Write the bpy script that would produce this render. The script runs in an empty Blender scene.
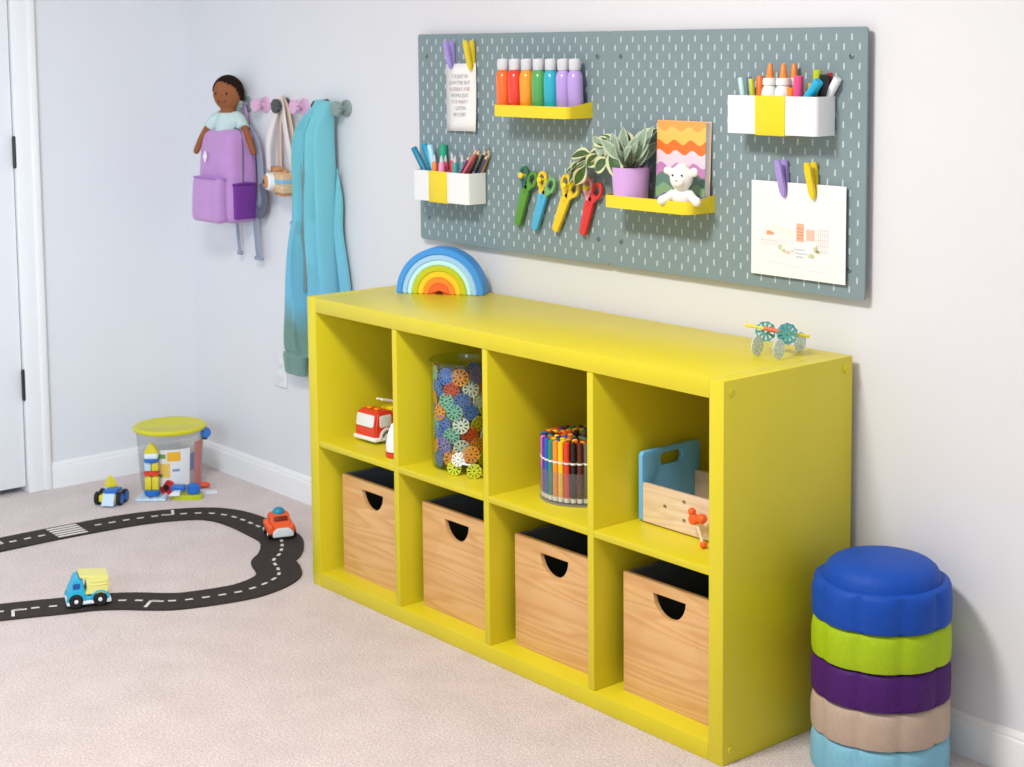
import bpy, bmesh, math, random
from mathutils import Vector, Matrix, Quaternion
random.seed(7)
PI = math.pi
sc = bpy.context.scene
COL = sc.collection
sc.cycles.transparent_max_bounces = 40

# ------------------------------------------------------------------ helpers
def lin(c):
    return tuple(((v/255)/12.92 if v/255 <= .04045 else ((v/255+.055)/1.055)**2.4) for v in c)

MATS = {}
def mat(name, rgb, rough=.5, spec=.5, metal=0, noise=0, nscale=40, bump=0, bscale=200, coat=0, sheen=0):
    if name in MATS: return MATS[name]
    m = bpy.data.materials.new(name); m.use_nodes = True
    nt = m.node_tree; b = nt.nodes['Principled BSDF']
    c = lin(rgb)
    b.inputs['Base Color'].default_value = (*c, 1)
    b.inputs['Roughness'].default_value = rough
    b.inputs['Specular IOR Level'].default_value = spec
    b.inputs['Metallic'].default_value = metal
    b.inputs['Coat Weight'].default_value = coat
    b.inputs['Sheen Weight'].default_value = sheen
    if noise or bump:
        tc = nt.nodes.new('ShaderNodeTexCoord')
    if noise:
        n = nt.nodes.new('ShaderNodeTexNoise'); n.inputs['Scale'].default_value = nscale; n.inputs['Detail'].default_value = 4
        nt.links.new(tc.outputs['Object'], n.inputs['Vector'])
        r = nt.nodes.new('ShaderNodeValToRGB')
        r.color_ramp.elements[0].position = .3; r.color_ramp.elements[1].position = .7
        r.color_ramp.elements[0].color = (*[v*(1-noise) for v in c], 1)
        r.color_ramp.elements[1].color = (*[min(1, v*(1+noise*.6)) for v in c], 1)
        nt.links.new(n.outputs['Fac'], r.inputs['Fac']); nt.links.new(r.outputs['Color'], b.inputs['Base Color'])
    if bump:
        n2 = nt.nodes.new('ShaderNodeTexNoise'); n2.inputs['Scale'].default_value = bscale; n2.inputs['Detail'].default_value = 3
        nt.links.new(tc.outputs['Object'], n2.inputs['Vector'])
        bp = nt.nodes.new('ShaderNodeBump'); bp.inputs['Strength'].default_value = bump; bp.inputs['Distance'].default_value = .002
        nt.links.new(n2.outputs['Fac'], bp.inputs['Height']); nt.links.new(bp.outputs['Normal'], b.inputs['Normal'])
    MATS[name] = m
    return m

def clear_mat(name, tint=(255, 255, 255), refl=.12, rough=.03, alpha_tint=.0):
    """clear glass or plastic: transparent film with a fresnel reflection"""
    if name in MATS: return MATS[name]
    m = bpy.data.materials.new(name); m.use_nodes = True
    nt = m.node_tree; nt.nodes.clear()
    out = nt.nodes.new('ShaderNodeOutputMaterial')
    tr = nt.nodes.new('ShaderNodeBsdfTransparent'); tr.inputs['Color'].default_value = (*lin(tint), 1)
    gl = nt.nodes.new('ShaderNodeBsdfGlossy'); gl.inputs['Roughness'].default_value = rough
    lw = nt.nodes.new('ShaderNodeLayerWeight'); lw.inputs['Blend'].default_value = .5
    pw = nt.nodes.new('ShaderNodeMath'); pw.operation = 'POWER'; pw.inputs[1].default_value = 4
    fa_ = nt.nodes.new('ShaderNodeMath'); fa_.operation = 'MULTIPLY_ADD'; fa_.inputs[1].default_value = .75; fa_.inputs[2].default_value = .035
    nt.links.new(lw.outputs['Facing'], pw.inputs[0]); nt.links.new(pw.outputs[0], fa_.inputs[0])
    mx = nt.nodes.new('ShaderNodeMixShader')
    nt.links.new(fa_.outputs[0], mx.inputs[0]); nt.links.new(tr.outputs[0], mx.inputs[1]); nt.links.new(gl.outputs[0], mx.inputs[2])
    last = mx
    if alpha_tint:
        df = nt.nodes.new('ShaderNodeBsdfDiffuse'); df.inputs['Color'].default_value = (*lin((235, 235, 238)), 1)
        m2 = nt.nodes.new('ShaderNodeMixShader'); m2.inputs[0].default_value = alpha_tint
        nt.links.new(mx.outputs[0], m2.inputs[1]); nt.links.new(df.outputs[0], m2.inputs[2]); last = m2
    nt.links.new(last.outputs[0], out.inputs[0])
    MATS[name] = m
    return m

def obj(name, bm, m, parent=None, smooth=35, kind=None, label=None):
    me = bpy.data.meshes.new(name)
    if isinstance(bm, bpy.types.Mesh): me = bm
    else:
        bmesh.ops.recalc_face_normals(bm, faces=bm.faces)
        bm.to_mesh(me); bm.free()
    ms = m if isinstance(m, (list, tuple)) else [m]
    for x in ms: me.materials.append(x)
    if smooth:
        me.polygons.foreach_set('use_smooth', [True]*len(me.polygons))
        me.set_sharp_from_angle(angle=math.radians(smooth))
    o = bpy.data.objects.new(name, me); COL.objects.link(o)
    if parent: o.parent = parent
    if kind: o['kind'] = kind
    if label: o['label'] = label
    return o

def tag(o, label, cat, group=None):
    o['label'] = label; o['category'] = cat
    if group: o['group'] = group
    return o

def thing(name, label, cat, loc=(0, 0, 0), rz=0, group=None, rot=None):
    o = bpy.data.objects.new(name, None); COL.objects.link(o)
    o.empty_display_size = .02
    o.location = loc
    if rot is not None:
        o.rotation_mode = 'QUATERNION'; o.rotation_quaternion = rot
    else: o.rotation_euler = (0, 0, rz)
    return tag(o, label, cat, group)

def dup(root, loc=None, rz=None, label=None, group=None, rot=None, scale=None):
    c = root.copy(); COL.objects.link(c)
    if loc is not None: c.location = loc
    if rz is not None: c.rotation_euler = (0, 0, rz)
    if rot is not None: c.rotation_mode = 'QUATERNION'; c.rotation_quaternion = rot
    if scale is not None: c.scale = scale
    if label: c['label'] = label
    if group: c['group'] = group
    for ch in list(root.children):
        k = ch.copy(); COL.objects.link(k); k.parent = c
        for g in list(ch.children):
            s = g.copy(); COL.objects.link(s); s.parent = k
    return c

def dup_mats(root, mapping):
    """recolour a copy: mapping {part base name: material}"""
    todo = [root] + list(root.children) + [g for ch in root.children for g in ch.children]
    for o in todo:
        if o.type != 'MESH': continue
        base = o.name.split('.')[0]
        if base in mapping:
            o.data = o.data.copy(); o.data.materials.clear(); o.data.materials.append(mapping[base])

def BM(): return bmesh.new()

def add(bm, verts, faces, mi=0, M=None):
    vs = [bm.verts.new((M @ Vector(v)) if M else v) for v in verts]
    out = []
    for f in faces:
        try:
            fc = bm.faces.new([vs[i] for i in f]); fc.material_index = mi; out.append(fc)
        except ValueError: pass
    return vs

def box(bm, lo, hi, bev=0, seg=2, mi=0, M=None):
    x0, y0, z0 = lo; x1, y1, z1 = hi
    t = bmesh.new()
    add(t, [(x0,y0,z0),(x1,y0,z0),(x1,y1,z0),(x0,y1,z0),(x0,y0,z1),(x1,y0,z1),(x1,y1,z1),(x0,y1,z1)],
        [(0,3,2,1),(4,5,6,7),(0,1,5,4),(1,2,6,5),(2,3,7,6),(3,0,4,7)])
    if bev:
        bmesh.ops.bevel(t, geom=list(t.edges), offset=bev, segments=seg, profile=.5, affect='EDGES')
    merge(bm, t, mi, M)

def merge(bm, t, mi=0, M=None):
    t.verts.index_update()
    mp = [bm.verts.new((M @ v.co) if M else v.co) for v in t.verts]
    for f in t.faces:
        try:
            nf = bm.faces.new([mp[v.index] for v in f.verts]); nf.material_index = mi if mi else f.material_index
        except ValueError: pass
    t.free()

def lathe(bm, prof, seg=48, c=(0, 0, 0), lobes=0, amp=0, cap=True, mi=0, M=None, lobef=None):
    rows = []
    for (r, z) in prof:
        row = []
        for i in range(seg):
            a = 2*PI*i/seg; rr = r
            if lobes: rr = r*(1 - amp*(lobef(r, z) if lobef else 1)*(1-abs(math.sin(lobes*a/2)))**2)
            p = Vector((c[0]+rr*math.cos(a), c[1]+rr*math.sin(a), c[2]+z))
            row.append(bm.verts.new(M @ p if M else p))
        rows.append(row)
    for a, b in zip(rows, rows[1:]):
        for i in range(seg):
            f = bm.faces.new((a[i], a[(i+1) % seg], b[(i+1) % seg], b[i])); f.material_index = mi
    if cap:
        for row in (rows[0], rows[-1]):
            f = bm.faces.new(row); f.material_index = mi

def frame(p0, p1):
    d = (Vector(p1)-Vector(p0)); L = d.length
    q = Vector((0, 0, 1)).rotation_difference(d.normalized())
    return Matrix.Translation(Vector(p0)) @ q.to_matrix().to_4x4(), L

def cyl(bm, p0, p1, r0, r1=None, seg=20, mi=0):
    M, L = frame(p0, p1); r1 = r0 if r1 is None else r1
    lathe(bm, [(r0, 0), (r1, L)], seg, mi=mi, M=M)

def rod(bm, p0, p1, prof, seg=14, mi=0):
    """prof: (radius, fraction of the length)"""
    M, L = frame(p0, p1); lathe(bm, [(r, f*L) for r, f in prof], seg, mi=mi, M=M)

def ball(bm, c, r, seg=20, mi=0, M=None):
    rx, ry, rz = (r, r, r) if not isinstance(r, (tuple, list)) else r
    t = bmesh.new(); bmesh.ops.create_uvsphere(t, u_segments=seg, v_segments=max(8, seg*2//3), radius=1)
    for v in t.verts: v.co = Vector((v.co.x*rx+c[0], v.co.y*ry+c[1], v.co.z*rz+c[2]))
    merge(bm, t, mi, M)

def tube(bm, pts, r, seg=10, mi=0, flat=None, up=(0, 0, 1)):
    """swept tube; flat=(width, thickness) makes it a strap"""
    pts = [Vector(p) for p in pts]; n = len(pts); rows = []
    for i, p in enumerate(pts):
        d = (pts[min(i+1, n-1)]-pts[max(i-1, 0)]).normalized()
        u = Vector(up); s = d.cross(u)
        if s.length < 1e-4: s = d.cross(Vector((1, 0, 0)))
        s.normalize(); w = s.cross(d).normalized()
        rr = r[i] if isinstance(r, (list, tuple)) else r
        row = []
        for k in range(seg):
            a = 2*PI*k/seg
            if flat: o = s*flat[0]/2*math.copysign(abs(math.cos(a))**.5, math.cos(a)) + w*flat[1]/2*math.copysign(abs(math.sin(a))**.5, math.sin(a))
            else: o = s*rr*math.cos(a)+w*rr*math.sin(a)
            row.append(bm.verts.new(p+o))
        rows.append(row)
    for a, b in zip(rows, rows[1:]):
        for k in range(seg):
            f = bm.faces.new((a[k], a[(k+1) % seg], b[(k+1) % seg], b[k])); f.material_index = mi
    for row in (rows[0], rows[-1]): bm.faces.new(row).material_index = mi

def smoothpts(pts, n=8):
    """Catmull-Rom"""
    P = [Vector(p) for p in pts]; out = []
    for i in range(len(P)-1):
        p0 = P[max(i-1, 0)]; p1 = P[i]; p2 = P[i+1]; p3 = P[min(i+2, len(P)-1)]
        for k in range(n):
            t = k/n
            out.append(.5*((2*p1)+(-p0+p2)*t+(2*p0-5*p1+4*p2-p3)*t*t+(-p0+3*p1-3*p2+p3)*t**3))
    out.append(P[-1]); return out

def prism(bm, poly, h, M=None, mi=0, z0=0):
    n = len(poly)
    vs = [(x, y, z0) for x, y in poly]+[(x, y, z0+h) for x, y in poly]
    fs = [tuple(range(n-1, -1, -1)), tuple(range(n, 2*n))]+[(i, (i+1) % n, n+(i+1) % n, n+i) for i in range(n)]
    add(bm, vs, fs, mi, M)

def plate(polys, thick, bev=0, M=None, res=2):
    """flat plate with holes (first polygon is the outline) of a given thickness in local z, as a mesh"""
    cu = bpy.data.curves.new('c', 'CURVE'); cu.dimensions = '2D'; cu.fill_mode = 'BOTH'
    cu.extrude = max(thick/2-bev, 1e-5); cu.bevel_depth = bev; cu.bevel_resolution = res
    for poly in polys:
        s = cu.splines.new('POLY'); s.points.add(len(poly)-1); s.use_cyclic_u = True
        for p, q in zip(s.points, poly): p.co = (q[0], q[1], 0, 1)
    if bev: cu.offset = -bev
    o = bpy.data.objects.new('c', cu); COL.objects.link(o)
    dg = bpy.context.evaluated_depsgraph_get(); dg.update()
    me = bpy.data.meshes.new_from_object(o.evaluated_get(dg))
    bpy.data.objects.remove(o); bpy.data.curves.remove(cu)
    bm = bmesh.new(); bm.from_mesh(me); bpy.data.meshes.remove(me)
    bmesh.ops.remove_doubles(bm, verts=bm.verts, dist=1e-6)
    if M: bmesh.ops.transform(bm, matrix=M, verts=bm.verts)
    for f in bm.faces: f.material_index = 0
    return bm

def textmesh(txt, size, align='CENTER', M=None, extrude=.0002):
    cu = bpy.data.curves.new('t', 'FONT'); cu.body = txt; cu.size = size; cu.align_x = align; cu.extrude = extrude; cu.resolution_u = 3
    o = bpy.data.objects.new('t', cu); COL.objects.link(o)
    dg = bpy.context.evaluated_depsgraph_get(); dg.update()
    me = bpy.data.meshes.new_from_object(o.evaluated_get(dg))
    bpy.data.objects.remove(o); bpy.data.curves.remove(cu)
    bm = bmesh.new(); bm.from_mesh(me); bpy.data.meshes.remove(me)
    if M: bmesh.ops.transform(bm, matrix=M, verts=bm.verts)
    for f in bm.faces: f.material_index = 0
    return bm

def rrect(x0, y0, x1, y1, r, n=6):
    out = []
    for cx, cy, a0 in ((x1-r, y0+r, -90), (x1-r, y1-r, 0), (x0+r, y1-r, 90), (x0+r, y0+r, 180)):
        for k in range(n+1):
            a = math.radians(a0+90*k/n); out.append((cx+r*math.cos(a), cy+r*math.sin(a)))
    return out

def ellipse(cx, cy, rx, ry, n=24, rot=0):
    o = []
    for k in range(n):
        a = 2*PI*k/n; x = rx*math.cos(a); y = ry*math.sin(a)
        o.append((cx+x*math.cos(rot)-y*math.sin(rot), cy+x*math.sin(rot)+y*math.cos(rot)))
    return o

# plane frames: local x -> world x, local y -> world z, local z -> world -y  (facing the room from the back wall)
FRONT = Matrix(((1, 0, 0, 0), (0, 0, -1, 0), (0, 1, 0, 0), (0, 0, 0, 1)))
# local x -> world y, local y -> world z, local z -> world x (facing +x)
SIDE = Matrix(((0, 0, 1, 0), (1, 0, 0, 0), (0, 1, 0, 0), (0, 0, 0, 1)))
T = Matrix.Translation

# ------------------------------------------------------------------ materials
M_wall = mat('wall_paint', (227, 226, 228), .75, .2, noise=.01, nscale=6)
M_trim = mat('white_trim_paint', (240, 238, 237), .45, .4)
M_door = mat('white_door_paint', (240, 240, 242), .4, .4)
M_ceil = mat('ceiling_paint', (245, 243, 240), .8, .2)
M_lime = mat('lime_lacquer', (218, 202, 38), .36, .45, noise=.02, nscale=9)
M_dark = mat('black_metal', (38, 32, 28), .4, .5)
M_yel = mat('yellow_plastic', (240, 214, 30), .38, .5)
M_white = mat('white_plastic', (240, 240, 240), .35, .5)
M_paper = mat('white_paper', (243, 240, 238), .8, .2)
M_peg = mat('grey_green_board', (131, 149, 153), .6, .3)
M_pegslot = mat('pale_slot_edge', (204, 216, 216), .6, .3)
M_screw = mat('dull_screw', (120, 132, 132), .35, .5, metal=.6)
M_black = mat('black_rubber', (25, 24, 24), .6, .4)
M_glass = clear_mat('clear_glass', (244, 250, 246))
M_clear = clear_mat('clear_plastic', (246, 246, 246), alpha_tint=.035)
M_clearcap = clear_mat('frosted_cap', (250, 250, 250), alpha_tint=.8, rough=.2)

def carpet_mat():
    m = bpy.data.materials.new('beige_carpet'); m.use_nodes = True
    nt = m.node_tree; b = nt.nodes['Principled BSDF']; N = nt.nodes.new; L = nt.links.new
    tc = N('ShaderNodeTexCoord')
    n1 = N('ShaderNodeTexNoise'); n1.inputs['Scale'].default_value = 170; n1.inputs['Detail'].default_value = 5; n1.inputs['Roughness'].default_value = .7
    n2 = N('ShaderNodeTexNoise'); n2.inputs['Scale'].default_value = 9; n2.inputs['Detail'].default_value = 5
    v = N('ShaderNodeTexVoronoi'); v.inputs['Scale'].default_value = 230
    for n in (n1, n2, v): L(tc.outputs['Object'], n.inputs['Vector'])
    r1 = N('ShaderNodeValToRGB'); e = r1.color_ramp.elements
    e[0].position = .3; e[0].color = (*lin((193, 175, 170)), 1); e[1].position = .68; e[1].color = (*lin((241, 227, 224)), 1)
    L(n1.outputs['Fac'], r1.inputs['Fac'])
    r2 = N('ShaderNodeValToRGB'); e = r2.color_ramp.elements
    e[0].position = .35; e[0].color = (.92, .91, .905, 1); e[1].position = .65; e[1].color = (1, 1, 1, 1)
    L(n2.outputs['Fac'], r2.inputs['Fac'])
    mx = N('ShaderNodeMix'); mx.data_type = 'RGBA'; mx.blend_type = 'MULTIPLY'; mx.inputs[0].default_value = 1
    L(r1.outputs['Color'], mx.inputs[6]); L(r2.outputs['Color'], mx.inputs[7]); L(mx.outputs[2], b.inputs['Base Color'])
    b.inputs['Roughness'].default_value = .95; b.inputs['Specular IOR Level'].default_value = .1; b.inputs['Sheen Weight'].default_value = .25
    ad = N('ShaderNodeMath'); ad.operation = 'SUBTRACT'
    L(n1.outputs['Fac'], ad.inputs[0]); L(v.outputs['Distance'], ad.inputs[1])
    bp = N('ShaderNodeBump'); bp.inputs['Strength'].default_value = .6; bp.inputs['Distance'].default_value = .005
    L(ad.outputs[0], bp.inputs['Height']); L(bp.outputs['Normal'], b.inputs['Normal'])
    return m
M_carpet = carpet_mat()

def wood_mat(name, base, dark, seed=0, scale=1.0):
    m = bpy.data.materials.new(name); m.use_nodes = True
    nt = m.node_tree; b = nt.nodes['Principled BSDF']; N = nt.nodes.new; L = nt.links.new
    tc = N('ShaderNodeTexCoord'); oi = N('ShaderNodeObjectInfo')
    mp = N('ShaderNodeMapping'); mp.inputs['Location'].default_value = (seed*3.1, seed*1.7, seed*2.3)
    mp.inputs['Scale'].default_value = (.7*scale, .7*scale, 9*scale); mp.inputs['Rotation'].default_value = (0, .12, 0)
    ad = N('ShaderNodeVectorMath'); ad.operation = 'ADD'
    sv = N('ShaderNodeVectorMath'); sv.operation = 'SCALE'; sv.inputs[3].default_value = 5
    cv = N('ShaderNodeCombineXYZ'); L(oi.outputs['Random'], cv.inputs[0]); L(oi.outputs['Random'], cv.inputs[2])
    L(cv.outputs[0], sv.inputs[0]); L(tc.outputs['Object'], ad.inputs[0]); L(sv.outputs[0], ad.inputs[1]); L(ad.outputs[0], mp.inputs['Vector'])
    n = N('ShaderNodeTexNoise'); n.inputs['Scale'].default_value = 1.6; n.inputs['Detail'].default_value = 2; n.inputs['Roughness'].default_value = .4
    L(mp.outputs[0], n.inputs['Vector'])
    mul = N('ShaderNodeMath'); mul.operation = 'MULTIPLY'; mul.inputs[1].default_value = 11
    L(n.outputs['Fac'], mul.inputs[0])
    fr = N('ShaderNodeMath'); fr.operation = 'FRACT'; L(mul.outputs[0], fr.inputs[0])
    r = N('ShaderNodeValToRGB'); e = r.color_ramp.elements
    e[0].position = 0; e[0].color = (*lin(base), 1); e[1].position = 1; e[1].color = (*lin(base), 1)
    k = r.color_ramp.elements.new(.72); k.color = (*lin(dark), 1)
    k = r.color_ramp.elements.new(.35); k.color = (*lin([int(v*.7+w*.3) for v, w in zip(base, dark)]), 1)
    L(fr.outputs[0], r.inputs['Fac'])
    n3 = N('ShaderNodeTexNoise'); n3.inputs['Scale'].default_value = 30; n3.inputs['Detail'].default_value = 4
    L(mp.outputs[0], n3.inputs['Vector'])
    mx = N('ShaderNodeMix'); mx.data_type = 'RGBA'; mx.blend_type = 'MULTIPLY'; mx.inputs[0].default_value = .25
    L(r.outputs['Color'], mx.inputs[6]); L(n3.outputs['Color'], mx.inputs[7]); L(mx.outputs[2], b.inputs['Base Color'])
    b.inputs['Roughness'].default_value = .55
    return m
M_pine = wood_mat('pine_wood', (242, 194, 132), (228, 172, 108))
M_pale = wood_mat('pale_wood', (246, 222, 190), (236, 204, 168), 4)
M_cratein = mat('black_crate_lining', (92, 100, 114), .3, .5)

# ------------------------------------------------------------------ room
XL = -1.36; CEIL = 2.45; XR = 4.6; YF = -4.4
bm = BM(); box(bm, (XL-.25, YF, -.06), (XR, .12, 0)); obj('floor', bm, M_carpet, kind='structure', smooth=0)
bm = BM(); box(bm, (XL-.15, 0, 0), (XR, .12, CEIL)); obj('wall_back', bm, M_wall, kind='structure', smooth=0)
bm = BM()
box(bm, (XL-.12, -.585, 0), (XL, 0, CEIL))
box(bm, (XL-.12, -1.47, 2.05), (XL, -.585, CEIL))
box(bm, (XL-.12, YF, 0), (XL, -1.47, CEIL))
box(bm, (XL-.20, -1.6, 0), (XL-.12, -.5, CEIL))  # unseen backing added behind the door so sky light can't leak through the gap
obj('wall_left', bm, M_wall, kind='structure', smooth=0)
bm = BM(); box(bm, (XL-.2, YF, CEIL), (XR, .12, CEIL+.08)); obj('ceiling', bm, M_ceil, kind='structure', smooth=0)

def baseboard(name, M, L):
    pr = [(0, 0), (.013, 0), (.013, .060), (.011, .068), (.0085, .071), (.0085, .076), (.005, .084), (0, .085)]
    bm = BM(); prism(bm, pr, L, M); obj(name, bm, M_trim, kind='structure', smooth=20)
# profile (depth, height) extruded along x / y
baseboard('baseboard_back', Matrix(((0, 0, 1, XL), (-1, 0, 0, 0), (0, 1, 0, 0), (0, 0, 0, 1))), XR-XL)
baseboard('baseboard_left', Matrix(((1, 0, 0, XL), (0, 0, 1, -.535), (0, 1, 0, 0), (0, 0, 0, 1))), .535)

baseboard('baseboard_left_far', Matrix(((1, 0, 0, XL), (0, 0, 1, YF), (0, 1, 0, 0), (0, 0, 0, 1))), -1.522-YF)

# door with casing
bm = BM()
for y0, y1, z0, z1 in ((-.612, -.537, 0, 2.10), (-1.52, -1.445, 0, 2.10), (-1.445, -.612, 2.03, 2.10)):
    box(bm, (XL-.11, y0, z0), (XL+.012, y1, z1), .003)
for y0, y1, z0, z1 in ((-.560, -.537, 0, 2.10), (-1.52, -1.497, 0, 2.10)):
    box(bm, (XL, y0, z0), (XL+.019, y1, z1), .004)
obj('trim_1', bm, M_trim, kind='structure')
bm = BM(); box(bm, (XL-.04, -1.44, .022), (XL-.001, -.6175, 2.025), .002)
door = obj('door_1', bm, M_door, kind='structure')
for z in (.352, 1.096, 1.84):
    bm = BM(); cyl(bm, (XL+.005, -.6155, z-.045), (XL+.005, -.6155, z+.045), .0062, seg=14)
    for dz in (-.045, .045): ball(bm, (XL+.005, -.6155, z+dz), .0062, 10)
    obj('hinge', bm, M_dark, door)

# wall socket behind the sleeve
sock = thing('wall_socket', 'white wall socket plate below the jacket sleeve', 'socket', (-.799, 0, .404))
bm = plate([rrect(-.036, -.058, .036, .058, .004)], .006, .002, T((0, -.003, 0)) @ FRONT); obj('cover_plate', bm, M_wall, sock)
for z in (-.02, .02):
    bm = plate([ellipse(0, z, .0165, .0145, 24)], .004, .001, T((0, -.0065, 0)) @ FRONT); obj('outlet', bm, M_wall, sock)

# ------------------------------------------------------------------ shelf unit
SW, SD, SH = 1.47, .39, .77
YB = -.02; YFR = -.41
sh = thing('cube_shelf', 'lime green cube shelf of eight cells against the white wall', 'shelf')
TS = .0385
DIV = [(.3735, .3925), (.7245, .7435), (1.0775, 1.0965)]
def part(name, lo, hi, bev=.0015):
    bm = BM(); box(bm, lo, hi, bev); return obj(name, bm, M_lime, sh)
part('side_panel', (0, YFR, 0), (TS, YB, SH))
sp = part('side_panel', (SW-TS, YFR, 0), (SW, YB, SH))
for y in (-.388, -.042):
    for z in (.745, .028):
        bm = BM(); lathe(bm, [(.0085, 0), (.0085, .0022), (.0070, .0034), (.003, .0036)], 20, M=T((SW, y, z)) @ SIDE); obj('screw_cap', bm, M_lime, sp)
part('top_panel', (TS, YFR, SH-TS), (SW-TS, YB, SH))
part('bottom_panel', (TS, YFR, 0), (SW-TS, YB, TS))
part('back_panel', (TS, YB-.006, TS), (SW-TS, YB-.001, SH-TS), 0)
for a, b in DIV: part('divider', (a, YFR+.002, TS), (b, YB-.007, SH-TS))
CE = [TS]+[v for d in DIV for v in d]+[SW-TS]
ZS0, ZS1 = .3765, .3925
for k in range(4): part('shelf_board', (CE[2*k], YFR+.002, ZS0), (CE[2*k+1], YB-.007, ZS1))

# ------------------------------------------------------------------ crates
def make_crate():
    W, D, H = .273, .30, .262; t = .012
    r = thing('wooden_crate', '', 'crate')
    # front and back with D shaped hand hole
    cut = [(-.047, .237)]
    cut += [(.047*math.cos(a), .237+.047*math.sin(a)) for a in [PI+PI*k/16 for k in range(1, 16)]] + [(.047, .237)]
    cut = [(x, z+.001) for x, z in cut]
    for nm, y in (('front_panel', t/2), ('back_panel', D-t/2)):
        polys = [[(-W/2, 0), (W/2, 0), (W/2, H), (-W/2, H)]]
        if nm == 'front_panel': polys.append(list(reversed(cut)))
        obj(nm, plate(polys, t, .001, T((0, y, 0)) @ FRONT), M_pine if nm == 'front_panel' else M_cratein, r, smooth=20)
    for nm, x in (('side_panel', -W/2+t/2), ('side_panel', W/2-t/2)):
        bm = BM(); box(bm, (x-t/2, t, 0), (x+t/2, D-t, H), .001); obj(nm, bm, M_cratein, r, label='black side')
    bm = BM(); box(bm, (-W/2+t, t, 0), (W/2-t, D-t, .010)); obj('bottom', bm, M_pine, r)
    # dark lining
    bm = BM(); i = .0015
    box(bm, (-W/2+t, t+i, .011), (-W/2+t+i, D-t-i, H-.001)); box(bm, (W/2-t-i, t+i, .011), (W/2-t, D-t-i, H-.001))
    box(bm, (-W/2+t, D-t-i, .011), (W/2-t, D-t, H-.001)); box(bm, (-W/2+t+i, t+i, .0105), (W/2-t-i, D-t-i, .012))
    for (x0, x1, z0, z1) in ((-W/2+t, -.052, .011, H-.001), (.056, W/2-t, .011, H-.001), (-.052, .056, .011, .182)):
        box(bm, (x0, t, z0), (x1, t+i, z1))
    obj('lining', bm, M_cratein, r, smooth=0, label='black lining')
    return r
cr = make_crate()
CX = [.066, .417, .772, 1.132]
CL = ['pine crate with black inside below the red fire truck', 'pine crate with black inside below the glass jar',
      'pine crate with black inside below the tub of markers', 'pine crate with black inside below the wooden tool box']
for k, x in enumerate(CX):
    loc = (x+.1365, -.355, TS)
    if k == 0: cr.location = loc; cr['label'] = CL[0]; cr['group'] = 'pine crates in the lower cells'
    else: dup(cr, loc, 0, CL[k], 'pine crates in the lower cells')

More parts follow.
